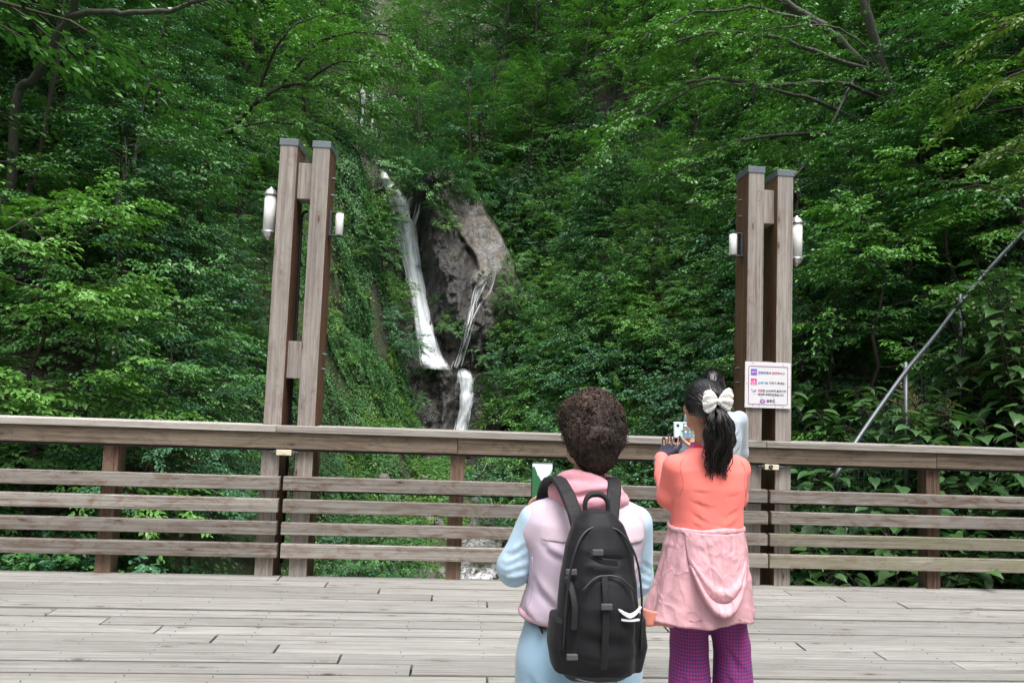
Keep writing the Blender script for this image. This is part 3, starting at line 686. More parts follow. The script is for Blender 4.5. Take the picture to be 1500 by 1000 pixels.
def spray(lv, rng, p, d, L, n, ls, tilt=.28, droop=.25, ang=.95, tb=.5, tv=.28):
    """a flat twig of n leaves in two ranks"""
    d = unit(d); sd = unit(np.cross(Z3, d)); s = (np.arange(n)+rng.rand(n)*.6)/n
    P = p+d*(s*L)[:, None]+Z3*(-droop*L*s*s)[:, None]+rng.randn(n, 3)*ls*.12
    a = ang*np.where(np.arange(n) % 2, 1, -1)*(1-.55*s)+rng.randn(n)*.25
    Dv = d*np.cos(a)[:, None]+sd*np.sin(a)[:, None]; Dv[:, 2] += -.22-droop*.5*s+rng.randn(n)*.2
    N = np.tile(Z3, (n, 1))+rng.randn(n, 3)*tilt
    lv.add(P, Dv, N, ls*(.7+.5*rng.rand(n))*(1-.25*s), np.clip(tb+rng.randn(n)*tv, 0, 1))
def dress(lv, wood, rng, pts, reach, sub, spr, nleaf, ls, tw, start=.2, droop=.22, r0=.02, flat=.12, tilt=.28, wn=3):
    """side branches and leaf sprays along one limb"""
    tb = .35+.3*rng.rand()
    for j in range(sub):
        s = start+(1-start)*(j+rng.rand())/sub; p, d = along(pts, min(s, .999)); sg = 1 if j % 2 else -1
        a = sg*(.6+.5*rng.rand()); h = unit(np.array([d[0]*math.cos(a)-d[1]*math.sin(a), d[0]*math.sin(a)+d[1]*math.cos(a), d[2]*.4+flat*rng.randn()+.06]))
        L = reach*(1.15-.65*s)*(.7+.5*rng.rand()); q = bez(p, h, L, rng, -.25, 4, .1, Z3)
        if wood is not None: wood.tube(q, [r0*(1-.2*k) for k in range(5)], wn, cap=False)
        for k in range(spr):
            u = .15+.85*(k+rng.rand())/spr; p2, d2 = along(q, min(u, .999)); b = (1 if k % 2 else -1)*(.3+.6*rng.rand())*(1.1-u)
            h2 = np.array([d2[0]*math.cos(b)-d2[1]*math.sin(b), d2[0]*math.sin(b)+d2[1]*math.cos(b), d2[2]*.5+.08*rng.randn()])
            spray(lv, rng, p2+np.array([0, 0, .03])*rng.randn(), h2, tw*(.7+.6*rng.rand()), nleaf, ls, tilt, droop, tb=tb+.1*rng.randn())
def tree_geom(seed, H, spread, first=.25, nl=14, lean=(0, 0), sub=9, spr=5, nleaf=11, ls=.12, tw=.5, droop=.22, r=.12, e0=.05, e1=1.0, shape_pow=1.0, wig=.05):
    rng = np.random.RandomState(seed); lv = LV(); wd = MB(); n = 9
    tp = np.array([[lean[0]*(k/n)**1.3+wig*rng.randn()*(k > 0), lean[1]*(k/n)**1.3+wig*rng.randn()*(k > 0), H*k/n-(.4 if k == 0 else 0)] for k in range(n+1)])
    wd.tube(tp, [r*(1.15-.95*k/n) for k in range(n+1)], 8, cap=False)
    for i in range(nl):
        t = first+(1-first)*((i+.5)/nl); p, d = along(tp, min(t, .999)); az = i*2.4+rng.rand()*.9; u = (t-first)/(1-first)
        L = spread*(1-.62*u**1.4)*(.75+.45*rng.rand()); el = e0+(e1-e0)*u**1.5+.12*rng.randn()
        dd = np.array([math.cos(az)*math.cos(el), math.sin(az)*math.cos(el), math.sin(el)])
        q = bez(p, dd, L, rng, -.3+.25*u, 7, .07, Z3); rr = r*(.42-.22*u)
        wd.tube(q, [rr*(1-.115*k) for k in range(8)], 5, cap=False)
        dress(lv, wd, rng, q, spread*.42, sub, spr, nleaf, ls, tw, .22, droop, rr*.35)
    return lv, wd
def shrub_geom(seed, H, R, ns=12, sub=6, spr=4, nleaf=10, ls=.1, tw=.35, droop=.25, out=.9, flat=.3):
    rng = np.random.RandomState(seed); lv = LV(); wd = MB()
    for i in range(ns):
        az = i*2.4+rng.rand(); o = out*math.sqrt((i+.5)/ns); d = np.array([math.cos(az)*o, math.sin(az)*o, 1.05-.55*o]); L = H*(1.05-.25*o)*(.8+.35*rng.rand())*(1+.25*o*R/H)
        q = bez(np.array([.1*math.cos(az), .1*math.sin(az), -.1]), d, L, rng, -.5*o, 6, .1, Z3); wd.tube(q, [.018*(1-.13*k) for k in range(7)], 4, cap=False)
        dress(lv, wd, rng, q, R*.42, sub, spr, nleaf, ls, tw, .25, droop, .006, flat, tilt=.38)
    return lv, wd
def bigleaf_geom(seed, H, R, ns=16, ls=.2, per=9):
    rng = np.random.RandomState(seed); lv = LV(); wd = MB()
    for i in range(ns):
        az = i*2.4+rng.rand(); o = math.sqrt((i+.3)/ns); b = np.array([math.cos(az)*o*R*.75, math.sin(az)*o*R*.75, -.1]); h = H*(1.05-.35*o)*(.75+.4*rng.rand())
        q = bez(b, np.array([math.cos(az)*o*.5, math.sin(az)*o*.5, 1.]), h, rng, 0, 6, .08); wd.tube(q, [.010-.001*k for k in range(7)], 4, cap=False)
        tb = .3+.4*rng.rand()
        for k in range(per):
            s = .3+.7*(k+.4*rng.rand())/per; p, d = along(q, min(s, .999)); a = k*2.4+rng.rand(); el = .05+.55*s+.2*rng.randn()
            pd = np.array([math.cos(a)*math.cos(el), math.sin(a)*math.cos(el), math.sin(el)]); pl = ls*(.5+.5*rng.rand())*(1.15-.6*s); e = p+pd*pl
            wd.tube([p, p+pd*pl*.5+Z3*.01, e], .0035, 3, cap=False)
            dv = pd.copy(); dv[2] = -.25-.35*rng.rand()+.3*s; nn = Z3*1.+pd*.45+.25*rng.randn(3)
            lv.add(e[None], dv[None], nn[None], np.array([ls*(.65+.55*rng.rand())*(1.1-.45*s)]), np.clip([tb+.22*rng.randn()], 0, 1))
    return lv, wd
def fern_geom(seed, L=.9, nf=9, npin=22):
    rng = np.random.RandomState(seed); lv = LV(); wd = MB()
    for i in range(nf):
        az = i*2*PI/nf+rng.rand()*.6; d = np.array([math.cos(az)*.75, math.sin(az)*.75, .75+.3*rng.rand()]); q = bez(np.array([0, 0, -.03]), d, L*(.8+.4*rng.rand()), rng, -1.3, 9, .03, Z3)
        wd.tube(q, [.005-.0004*k for k in range(10)], 3, cap=False); tb = .3+.45*rng.rand()
        for k in range(npin):
            s = .12+.87*k/npin; p, dd = along(q, s); sd = unit(np.cross(dd, Z3)); pl = L*.30*math.sin(PI*min(1, (s*.82+.18)))**.8*(1-s*.35)
            for sg in (-1, 1):
                dv = sd*sg+dd*.45-Z3*.12+.06*rng.randn(3)
                # each pinna: small leaflets in two ranks
                n = 5; ss = (np.arange(n)+.3)/n; dv = unit(dv); P = p+dv*(ss*pl)[:, None]; nn = np.cross(sd*sg, dd)*sg
                lv.add(P, np.tile(dv, (n, 1))+rng.randn(n, 3)*.15, np.tile(Z3*.8+.3*dd, (n, 1))+rng.randn(n, 3)*.2, pl*.42*(1.05-.6*ss), np.clip(tb+.12*rng.randn(n), 0, 1))
    return lv, wd
PROTO = {}
def proto(key, geom, shape, lm, bk='bark', parts=('trunk', 'crown')):
    lv, wd = geom; cm = lmesh(key+'_'+parts[1], lv, shape, LM[lm])
    o = wd.build(key+'_'+parts[0], M[bk], smooth=True); tm = o.data; bpy.data.objects.remove(o)
    PROTO[key] = (tm, cm, parts)
def plant(key, name, cat, loc, rz=0., s=1., tilt=(0, 0), sz=None):
    tm, cm, parts = PROTO[key]; r = thing(name, None, cat, loc)
    r.rotation_euler = (tilt[0], tilt[1], rz); r.scale = (s, s, s*(sz or 1))
    for nm, me in ((parts[0], tm), (parts[1], cm)):
        c = bpy.data.objects.new(nm, me); COL.objects.link(c); c.parent = r
    return r
def X(px, y): return y*math.tan(math.atan((px-750)/1000)+YAW)
ORD = ['leftmost', 'second from the left', 'third from the left', 'fourth from the left', 'fifth from the left', 'sixth from the left', 'seventh from the left', 'eighth from the left', 'ninth from the left', 'tenth from the left', 'eleventh from the left', 'twelfth from the left', 'thirteenth from the left', 'fourteenth from the left', 'fifteenth from the left', 'sixteenth from the left']
def name_zone(roots, phrase, group):
    rs = sorted(roots, key=lambda r: proj(np.array(r.location))[0])
    if len(rs) > 32:
        for r in rs: r['group'] = group; r['label'] = phrase[:-1] if phrase.endswith('s') else 'one of the '+phrase
        return
    for i, r in enumerate(rs):
        r['group'] = group
        r['label'] = phrase if len(rs) == 1 else f'{ORD[i]} of the {phrase}' if i < len(ORD) and i < len(rs)-1 else (f'rightmost of the {phrase}' if i == len(rs)-1 else f'{ORD[len(rs)-1-i].replace("left", "right")} of the {phrase}')
# prototypes -----------------------------------------------------------------
TW = ('trunk', 'crown')
proto('far1', tree_geom(11, 9, 3.6, .22, 17, (.5, -.3), 8, 4, 11, .19, .85, r=.16), 'far', 'mid')
proto('far2', tree_geom(12, 10, 3.4, .2, 18, (-.6, -.4), 8, 4, 11, .18, .8, r=.16), 'far', 'mid')
proto('far3', tree_geom(13, 8, 3.9, .2, 16, (.3, -.8), 9, 4, 11, .18, .85, droop=.3, r=.14), 'far', 'bright')
proto('far4', tree_geom(14, 9, 3.2, .18, 18, (0, -.5), 8, 4, 12, .17, .7, droop=.35, r=.14), 'far', 'blue')
proto('mid1', tree_geom(21, 6.5, 3.2, .15, 17, (.4, -.6), 10, 5, 12, .125, .6, r=.10, e0=.0), 'mid', 'mid')
proto('mid2', tree_geom(22, 6.0, 3.3, .15, 16, (-.5, -.5), 10, 5, 12, .12, .6, r=.09, e0=.02), 'mid', 'bright')
proto('mid3', tree_geom(23, 6.2, 2.8, .12, 17, (.3, -.3), 9, 5, 12, .13, .55, r=.09, droop=.32), 'mid', 'blue')
proto('tier1', tree_geom(31, 5.0, 2.5, .12, 13, (.2, -.2), 11, 5, 12, .095, .42, r=.05, e0=-.02, e1=.6, droop=.15), 'near', 'mid', 'bark', TW)
proto('tier2', tree_geom(32, 4.4, 2.3, .10, 12, (-.2, -.3), 11, 6, 12, .105, .42, r=.045, e0=-.02, e1=.6, droop=.18), 'near', 'bright', 'bark', TW)
proto('tier3', tree_geom(33, 4.2, 2.2, .12, 13, (.1, -.1), 10, 6, 12, .09, .40, r=.045, e0=.0, e1=.7, droop=.2), 'near', 'blue', 'bark', TW)
SF = ('stems', 'foliage')
proto('shr1', shrub_geom(41, 1.5, 1.3, 14, 6, 4, 10, .10, .34), 'mid', 'mid', parts=SF)
proto('shr2', shrub_geom(42, 1.4, 1.4, 14, 6, 4, 10, .095, .34), 'mid', 'blue', parts=SF)
proto('shr3', shrub_geom(43, 1.3, 1.3, 13, 6, 4, 10, .10, .36), 'mid', 'bright', parts=SF)
proto('shr4', shrub_geom(44, 1.5, 1.2, 13, 6, 4, 9, .105, .34, droop=.4), 'mid', 'dark', parts=SF)
proto('nshr1', shrub_geom(45, 1.3, 1.1, 13, 7, 4, 10, .085, .28), 'near', 'mid', parts=SF)
proto('nshr2', shrub_geom(46, 1.2, 1.1, 13, 7, 4, 10, .075, .26), 'near', 'blue', parts=SF)
proto('big1', bigleaf_geom(51, 1.7, .95, 26, .215, 17), 'heart', 'big', parts=SF)
proto('big2', bigleaf_geom(52, 1.5, .85, 24, .195, 16), 'heart', 'big', parts=SF)
proto('big3', bigleaf_geom(53, 1.3, .8, 22, .175, 14), 'heart', 'mid', parts=SF)
FF = ('stalks', 'fronds')
proto('fern1', fern_geom(61, .95, 10, 22), 'blade', 'fern', parts=FF)
proto('fern2', fern_geom(62, .85, 9, 20), 'blade', 'fern', parts=FF)
proto('herb1', shrub_geom(71, .40, .45, 10, 4, 3, 8, .075, .16, flat=.4), 'mid', 'herb', parts=SF)
proto('herb2', bigleaf_geom(72, .45, .35, 12, .10, 7), 'heart', 'herb', parts=SF)
proto('herb3', shrub_geom(73, .30, .5, 10, 4, 3, 8, .06, .14, flat=.4), 'mid', 'bright', parts=SF)
RNG = np.random.RandomState(7)
def put(key, name, cat, px, y, s=1., rz=None, dz=0., jit=0., tilt=0., sz=None):
    y = y+jit*RNG.randn(); x = X(px, y)+jit*RNG.randn()*.5
    return plant(key, name, cat, (x, y, float(tz(x, y))+dz), RNG.rand()*6.28 if rz is None else rz, s*(.92+.16*RNG.rand()), (tilt*RNG.randn(), tilt*RNG.randn()), sz)
# ------------------------------------------------------------------ planting
def zone(keys, name, cat, spots, phrase, group, **kw):
    """spots: (px, y, scale); things of one look get one phrase"""
    by = {}
    for i, (px, y, s) in enumerate(spots):
        k = keys[i % len(keys)]; by.setdefault(LOOK[k], []).append(put(k, name, cat, px, y, s, **kw))
    for lk, rs in by.items(): name_zone(rs, phrase.replace('*', lk), group)
LOOK = {'far1': 'green', 'far2': 'tall green', 'far3': 'bright green', 'far4': 'bluish green', 'mid1': 'green', 'mid2': 'bright green', 'mid3': 'bluish green', 'tier1': 'green', 'tier2': 'bright green', 'tier3': 'bluish green',
        'shr1': 'green', 'shr2': 'bluish green', 'shr3': 'bright green', 'shr4': 'dark green', 'nshr1': 'green', 'nshr2': 'bluish green', 'big1': 'broad leaved', 'big2': 'heart leaved', 'big3': 'paler broad leaved', 'fern1': 'tall', 'fern2': 'smaller', 'herb1': 'bright', 'herb2': 'heart leaved', 'herb3': 'low'}
def spread_spots(n, px0, px1, y0, y1, s0, s1, mind, seed):
    rng = np.random.RandomState(seed); out = []; tries = 0
    while len(out) < n and tries < 4000:
        tries += 1; px = rng.uniform(px0, px1); y = y0+(y1-y0)*rng.rand(); p = np.array([X(px, y), y])
        if all(np.hypot(*(p-q)) > mind for q, _ in out): out.append((p, (px, y, rng.uniform(s0, s1))))
    return [b for _, b in out]
# the far slope above the falls
zone(['far1', 'far3', 'far2', 'far4'], 'broadleaf_tree', 'tree', [q for q in spread_spots(60, 330, 1100, 47, 80, .85, 1.25, 2.3, 1) if abs(q[0]-545) > 70 or q[1] > 62], '* trees on the far slope', 'trees on the far slope', dz=-.5)
zone(['far3', 'far1'], 'broadleaf_tree', 'tree', spread_spots(14, 610, 960, 38, 47, .5, .7, 2., 2), '* small trees above the waterfall', 'small trees on the ledge', dz=-.3)
# upper left slope
zone(['far2', 'far1', 'far4'], 'broadleaf_tree', 'tree', [q for q in spread_spots(34, -160, 500, 19, 46, .75, 1.1, 2.6, 3) if q[0] < 200+(q[1]-19)*9.5], '* trees high on the left slope', 'trees on the left slope', dz=-.4)
zone(['far3'], 'broadleaf_tree', 'tree', [(430, 30, .8), (440, 34, .7), (330, 25, .7)], '* trees left of the waterfall', 'trees on the crest', dz=-.3)
# upper right slope
zone(['far1', 'far3', 'far2', 'far3'], 'broadleaf_tree', 'tree', [q for q in spread_spots(60, 840, 1640, 19, 46, .7, 1.05, 2.0, 4) if q[0] > 1010-(q[1]-19)*7], '* trees high on the right slope', 'trees on the right slope', dz=-.4)
zone(['mid1', 'mid2', 'mid3'], 'broadleaf_tree', 'tree', spread_spots(11, 1170, 1600, 12.5, 19, .6, .9, 2.0, 5), '* trees low on the right slope', 'low trees on the right slope', dz=-.2)
zone(['mid1', 'mid3'], 'broadleaf_tree', 'tree', spread_spots(8, -160, 210, 13, 19, .6, .85, 2.2, 6), '* trees on the lower left slope', 'trees on the lower left slope', dz=-.2)
zone(['far2'], 'broadleaf_tree', 'tree', [(-250, 10.5, 1.1), (-150, 15.5, 1.2)], '* trees overhanging from the left edge', 'added shade trees on the left', dz=-.3)  # rooted out of view, added to darken the upper left
zone(['far2'], 'broadleaf_tree', 'tree', [(1690, 11.5, 1.1), (1600, 16, 1.2)], '* trees overhanging from the right edge', 'added shade trees on the right', dz=-.3)  # off-frame trees added to cast shade on the upper right
# left foreground: tiered small trees
zone(['tier2'], 'tiered_tree', 'tree', [(60, 8.6, .95), (-60, 7.9, .9)], '* tiered trees behind the left railing', 'tiered trees on the left')
zone(['tier1'], 'tiered_tree', 'tree', [(170, 11.6, 1.15), (20, 12.2, 1.2), (235, 10.6, .72), (120, 9.0, .7)], '* tiered trees below the bare branch', 'tiered trees on the left')
zone(['tier3'], 'tiered_tree', 'tree', [(235, 8.7, .62), (285, 11.8, .7), (300, 9.8, .5)], '* tiered trees beside the left pillar', 'tiered trees on the left')
# right foreground
zone(['tier2'], 'tiered_tree', 'tree', [(1275, 9.9, .85), (1400, 10.2, .95), (1500, 10.6, 1.05)], '* small trees above the steel handrail', 'small trees on the right')
zone(['tier1'], 'tiered_tree', 'tree', [(1210, 10.8, .8), (1330, 11.2, .95), (1460, 12.0, 1.1), (1560, 9.3, 1.)], '* small trees on the right bank', 'small trees on the right')
# shrubs
zone(['big1', 'big2'], 'leafy_shrub', 'shrub', [(1185, 7.0, 1.05), (1235, 7.5, 1.15), (1290, 6.7, .95), (1330, 7.6, 1.15), (1385, 6.9, 1.0), (1430, 7.6, 1.15), (1475, 6.8, 1.0), (1520, 7.5, 1.1), (1195, 8.2, 1.3), (1265, 8.4, 1.25), (1570, 7.2, 1.1), (1350, 8.6, 1.3), (1310, 7.1, .9), (1215, 6.8, .8), (1338, 6.55, .95), (1318, 6.75, 1.0)], '* shrubs behind the right railing', 'broad leaved shrubs on the right')
zone(['big3'], 'leafy_shrub', 'shrub', [(1220, 6.3, .6), (1345, 6.2, .55), (1420, 6.35, .6), (1490, 6.2, .6), (1170, 6.5, .65), (1120, 7.2, .7), (1065, 7.0, .65), (1000, 7.3, .6)], '* low shrubs right at the deck edge', 'low shrubs by the deck')
zone(['nshr1', 'nshr2', 'nshr1'], 'leafy_shrub', 'shrub', [(10, 7.0, 1.0), (70, 7.6, 1.1), (120, 6.7, .85), (170, 7.9, 1.1), (215, 7.0, .95), (260, 7.8, 1.05), (300, 6.9, .85), (345, 8.2, 1.1), (380, 7.2, .85), (-50, 7.2, 1.1), (60, 6.4, .7), (200, 6.4, .65), (330, 6.5, .6)], '* shrubs behind the left railing', 'shrubs by the railing on the left')
zone(['fern1', 'fern2'], 'fern', 'fern', [(355, 6.6, .8), (310, 7.2, .9), (390, 8.0, 1.), (20, 11.0, 1.3), (60, 10.4, 1.2), (350, 10.5, 1.2), (410, 10.0, 1.), (330, 12.5, 1.2), (380, 13, 1.2), (440, 12.5, 1.), (280, 9.4, 1.)], '* ferns below the left slope', 'ferns on the left')
zone(['fern1', 'fern2'], 'fern', 'fern', [(890, 13.5, 1.3), (940, 14.2, 1.4), (830, 19, 1.5), (770, 22, 1.5), (1020, 12.6, 1.2), (980, 15.5, 1.3), (1060, 13.8, 1.2), (780, 27, 1.6), (800, 30, 1.6)], '* ferns on the right slope', 'ferns on the right')
zone(['shr1', 'shr2', 'shr3', 'shr4'], 'leafy_shrub', 'shrub', spread_spots(70, 850, 1130, 10, 24, .8, 1.2, .75, 8), '* shrubs on the right slope near the sign', 'shrubs on the lower right slope')
zone(['shr1', 'shr3', 'shr2', 'shr4'], 'leafy_shrub', 'shrub', spread_spots(64, 765, 930, 19, 36, .9, 1.4, .75, 9), '* shrubs on the bank beside the waterfall', 'shrubs right of the waterfall')
zone(['shr1', 'shr2', 'shr4'], 'leafy_shrub', 'shrub', spread_spots(20, 430, 600, 11, 19, .4, .7, .8, 10), '* shrubs at the foot of the ivy wall', 'shrubs below the ivy wall')
zone(['shr3', 'shr1'], 'leafy_shrub', 'shrub', spread_spots(26, 580, 860, 36.3, 44, .9, 1.4, 1.0, 11), '* shrubs on the ledge over the waterfall', 'shrubs on the ledge')
zone(['shr3', 'shr1', 'shr2'], 'leafy_shrub', 'shrub', spread_spots(18, 470, 590, 30, 39, .7, 1.1, .9, 12), '* shrubs on the crest of the ivy wall', 'shrubs on the ivy wall')
zone(['shr2', 'shr1', 'shr4'], 'leafy_shrub', 'shrub', spread_spots(40, 1080, 1560, 10, 24, .9, 1.3, 1.1, 13), '* shrubs under the right trees', 'shrubs under the right trees')
zone(['shr4', 'shr1', 'shr2'], 'leafy_shrub', 'shrub', [q for q in spread_spots(48, -100, 460, 12, 30, .9, 1.4, 1.1, 14) if q[0] < 250+(q[1]-12)*8], '* shrubs under the left trees', 'shrubs under the left trees')
zone(['herb1', 'herb2', 'herb3'], 'leafy_plant', 'plant', [s for s in spread_spots(130, 460, 1000, 9, 29, .8, 1.6, .42, 15) if abs(X(s[0], s[1])-float(stream_x(s[1]))) > 1.2], '* green plants on the valley floor', 'plants on the valley floor')
# young trees and bushes filling the slopes wherever the ground would still show
def fill():
    rng = np.random.RandomState(77); got = []; out = {}
    for py in range(-30, 600, 24):
        for px in range(-40, 1560, 30):
            a, b = px+rng.uniform(-12, 12), py+rng.uniform(-10, 10); h = hit(a, b, (BV,))
            if h is None: continue
            d = np.linalg.norm(h-C0)
            if d < 15 or (430 < a < 735 and 225 < b and d < 37) or (490 < a < 590 and 85 < b < 225): continue
            far = d > 38; gap = .062*d if far else .055*d
            if any(np.linalg.norm(h-q) < gap for q in got): continue
            got.append(h); z = 'the upper slope' if b < 180 else ('the left slope' if a < 600 else 'the right slope')
            k = ('far3', 'far1', 'far4', 'far3', 'far2', 'far3')[rng.randint(6)] if far else ('mid2', 'mid1', 'mid3', 'mid2')[rng.randint(4)]
            s_ = rng.uniform(.5, .8) if far else rng.uniform(.030, .040)*d*.45
            r = plant(k, 'young_tree', 'small tree', tuple(h-np.array([0, 0, .6*s_])), rng.rand()*6.28, s_); out.setdefault((LOOK[k], z), []).append(r)
    for (lk, z), rs in out.items():
        for r in rs: r['group'] = f'young trees on {z}'; r['label'] = f'{lk} young tree among others like it on {z}'
        if len(rs) <= 16: name_zone(rs, f'{lk} young trees on {z}', f'young trees on {z}')
    print('filled', len(got))
fill()
# plumes of cream flowers
def plume_geom(seed, n=7, H=.9):
    rng = np.random.RandomState(seed); lv = LV(); wd = MB()
    for i in range(n):
        a = rng.rand()*6.28; q = bez(np.array([0, 0, 0.]), np.array([.35*math.cos(a), .35*math.sin(a), 1]), H*(.7+.4*rng.rand()), rng, -.2, 6, .06, Z3); wd.tube(q, .005, 3, cap=False)
        for k in range(26):
            s = .55+.45*k/26; p, d = along(q, min(s, .999)); b = rng.rand()*6.28; dv = np.array([math.cos(b), math.sin(b), .5]); m_ = 7; ss = np.arange(m_)/m_; L = .13*(1.25-s)*2
            lv.add(p+unit(dv)*(ss*L)[:, None], np.tile(dv, (m_, 1))+rng.randn(m_, 3)*.6, rng.randn(m_, 3), .018+.012*rng.rand(m_), rng.rand(m_))
    return lv, wd
proto('plume', plume_geom(81), 'far', 'plume', parts=('stems', 'flower_plume'))
LOOK['plume'] = 'cream'
zone(['plume'], 'plume_flower', 'flower', [(1372, 7.7, 1.15), (1432, 7.9, .9), (300, 11.5, 1.), (40, 12.5, 1.1), (322, 8.4, .9), (985, 12.5, 1.), (1050, 13, .9), (80, 13.5, 1.)], '* flower plumes', 'cream flower plumes', dz=.75)

# ------------------------------------------------------------------ trees with limbs seen in the picture
def hero(name, label, base, trunk, limbs, bk, lm, shape, reach, sub, spr, nleaf, ls, tw, seed, r0, droop=.2, start=.12):
    """trunk and limbs: lists of world points with depth of their own"""
    rng = np.random.RandomState(seed); root = thing(name, label, 'tree', base); wd = MB(); lv = LV()
    for pts, rA, rB in trunk+[(l[0], l[1], l[2]) for l in limbs]:
        n = len(pts); q_ = np.array(smooth_line(pts, 5)); q_[1:-1] += .035*fbm(q_[1:-1]*1.7, 2, seed)[:, None]*rng.randn(3)+.012*rng.randn(len(q_)-2, 3); wd.tube(q_, list(np.linspace(rA, rB, (n-1)*5+1)), 8, cap=False)
    for l in limbs:
        dress(lv, wd, rng, np.array(smooth_line(l[0], 4)), reach*l[3], int(sub*l[4]), spr, nleaf, ls, tw, l[5] if len(l) > 5 else start, droop, .012, .2, .3)
    wd.build('trunk', M[bk], root, smooth=True)
    V, F, T = leaf_arrays(lv, shape); mk('crown', V, F, LM[lm], root, attr={'tint': ('FACE', T)})
    return root
def smooth_line(pts, k):
    P = [np.array(p, float) for p in pts]; out = []
    for i in range(len(P)-1):
        a, b, c, d = P[max(i-1, 0)], P[i], P[i+1], P[min(i+2, len(P)-1)]
        for j in range(k):
            t = j/k; out.append(.5*((2*b)+(c-a)*t+(2*a-5*b+4*c-d)*t*t+(3*b-a-3*c+d)*t**3))
    out.append(P[-1]); return out
def PX(*q): return [at(px, py, y) for px, py, y in q]
def gbase(px, y): x = X(px, y); return (x, y, float(tz(x, y))-.2)
b0 = gbase(1345, 15.5)
hero('leaning_tree', 'large tree with pale leaning trunk and long bright layered branches upper right', b0,
     [([b0]+PX((1310, 165, 15), (1262, 95, 14.4), (1205, 40, 14), (1150, 5, 13.6), (1090, -60, 13)), .15, .06)],
     [(PX((1290, 112, 14.7), (1200, 78, 13.6), (1120, 55, 12.8), (1050, 50, 12.2), (975, 62, 11.8)), 0.054, .02, 1., 1.5),
      (PX((1300, 150, 14.9), (1225, 120, 13.8), (1130, 125, 13.2), (1040, 115, 12.6), (960, 140, 12.2), (905, 190, 12)), 0.054, .015, 1., 1.6),
      (PX((1285, 185, 15), (1200, 150, 14), (1110, 128, 13.4), (1030, 122, 13), (950, 165, 12.6), (890, 210, 12.4)), 0.048, .015, 1., 1.5),
      (PX((1270, 200, 15), (1180, 197, 14.2), (1090, 205, 13.5), (1030, 235, 13), (985, 255, 12.8)), 0.045, .02, .9, 1.4),
      (PX((1205, 40, 14), (1120, 15, 13), (1020, 20, 12.4), (940, 60, 12)), 0.036, .015, 1., 1.4),
      (PX((1150, 5, 13.6), (1060, -25, 12.8), (960, -20, 12.2)), 0.036, .02, 1., 1.2),
      (PX((1262, 95, 14.4), (1180, 240, 13.4), (1090, 290, 13), (1000, 300, 12.8)), 0.030, .012, .9, 1.2),
      (PX((1262, 95, 14.4), (1330, 60, 13.4), (1400, 60, 12.6)), 0.030, .015, 1., 1.0)],
     'bark_grey', 'bright', 'mid', 1.15, 15, 6, 12, .115, .48, 91, .2)
b1 = gbase(1370, 13.5)
hero('slender_tree', 'slender grey trunk rising steeply at the upper right', b1,
     [([b1]+PX((1325, 205, 13.2), (1305, 140, 13), (1283, 70, 12.8), (1266, 0, 12.6), (1255, -80, 12.4)), .13, .07)],
     [(PX((1305, 140, 13), (1255, 55, 12.4), (1190, 35, 12), (1120, 45, 11.8)), 0.024, .01, .7, .8), (PX((1266, 0, 12.6), (1330, -30, 12), (1400, -20, 11.5)), 0.024, .01, .8, .8),
      (PX((1283, 70, 12.8), (1360, 20, 12), (1450, 30, 11.4)), 0.024, .012, .9, 1.)],
     'bark_grey', 'mid', 'mid', 1., 12, 5, 12, .11, .45, 92, .1)
b2 = gbase(5, 13.2)
hero('bent_tree', 'grey bent trunk with one long bare branch at the upper left', b2,
     [([b2]+PX((22, 158, 12.6), (45, 120, 12.4), (70, 85, 12.2), (88, 45, 12), (102, 15, 11.8), (112, -40, 11.6)), .085, .055)],
     [(PX((100, 22, 11.9), (140, 17, 11.5), (190, 19, 11.3), (245, 17, 11.1), (275, 8, 11), (320, -4, 10.9)), .06, .025, .8, .9, .75),
      (PX((112, -40, 11.6), (60, -60, 11.2), (-20, -50, 11)), .05, .02, 1., 1.), (PX((108, -20, 11.6), (200, -60, 11), (320, -50, 10.6), (430, -10, 10.6)), .05, .02, 1., 1.3)],
     'bark_grey', 'mid', 'mid', 1., 12, 5, 12, .10, .42, 93, .1)
b3 = gbase(275, 17)
hero('curved_tree', 'thin dark tree arching right behind the left pillar', b3,
     [([b3]+PX((305, 230, 16.4), (340, 190, 16), (375, 150, 15.6), (410, 128, 15.2), (450, 120, 15)), .09, .03)],
     [(PX((375, 150, 15.6), (420, 125, 15), (480, 128, 14.6), (540, 160, 14.4)), .035, .01, .9, 1.1), (PX((340, 190, 16), (390, 178, 15.4), (450, 185, 15)), .03, .01, .9, 1.),
      (PX((450, 120, 15), (500, 90, 14.6), (560, 100, 14.3)), .03, .01, .9, 1.2), (PX((375, 150, 15.6), (400, 80, 15.2), (440, 30, 14.8), (520, 20, 14.6)), .04, .01, 1., 1.4),
      (PX((410, 128, 15.2), (470, 60, 14.8), (560, 50, 14.6), (610, 90, 14.5)), .04, .01, 1., 1.4)],
     'bark', 'bright', 'mid', 1.1, 14, 6, 12, .115, .46, 94, .08)
b4 = gbase(1620, 8.2)
hero('overhanging_tree', 'close yellowish green branch reaching in from the right edge', b4,
     [([b4]+PX((1620, 300, 7.6), (1610, 120, 7.2), (1590, -20, 7)), .06, .03)],
     [(PX((1610, 120, 7.2), (1540, 90, 6.8), (1470, 120, 6.5), (1430, 160, 6.4)), .02, .006, .5, .6), (PX((1600, 40, 7.1), (1530, 20, 6.7), (1465, 40, 6.5)), .02, .006, .5, .6),
      (PX((1615, 220, 7.4), (1540, 200, 6.9), (1470, 225, 6.6)), .02, .006, .5, .6), (PX((1618, 290, 7.5), (1560, 250, 7), (1500, 250, 6.8)), .02, .006, .5, .5)],
     'bark', 'yellow', 'near', .9, 12, 5, 9, .10, .32, 95, .05, droop=.4)
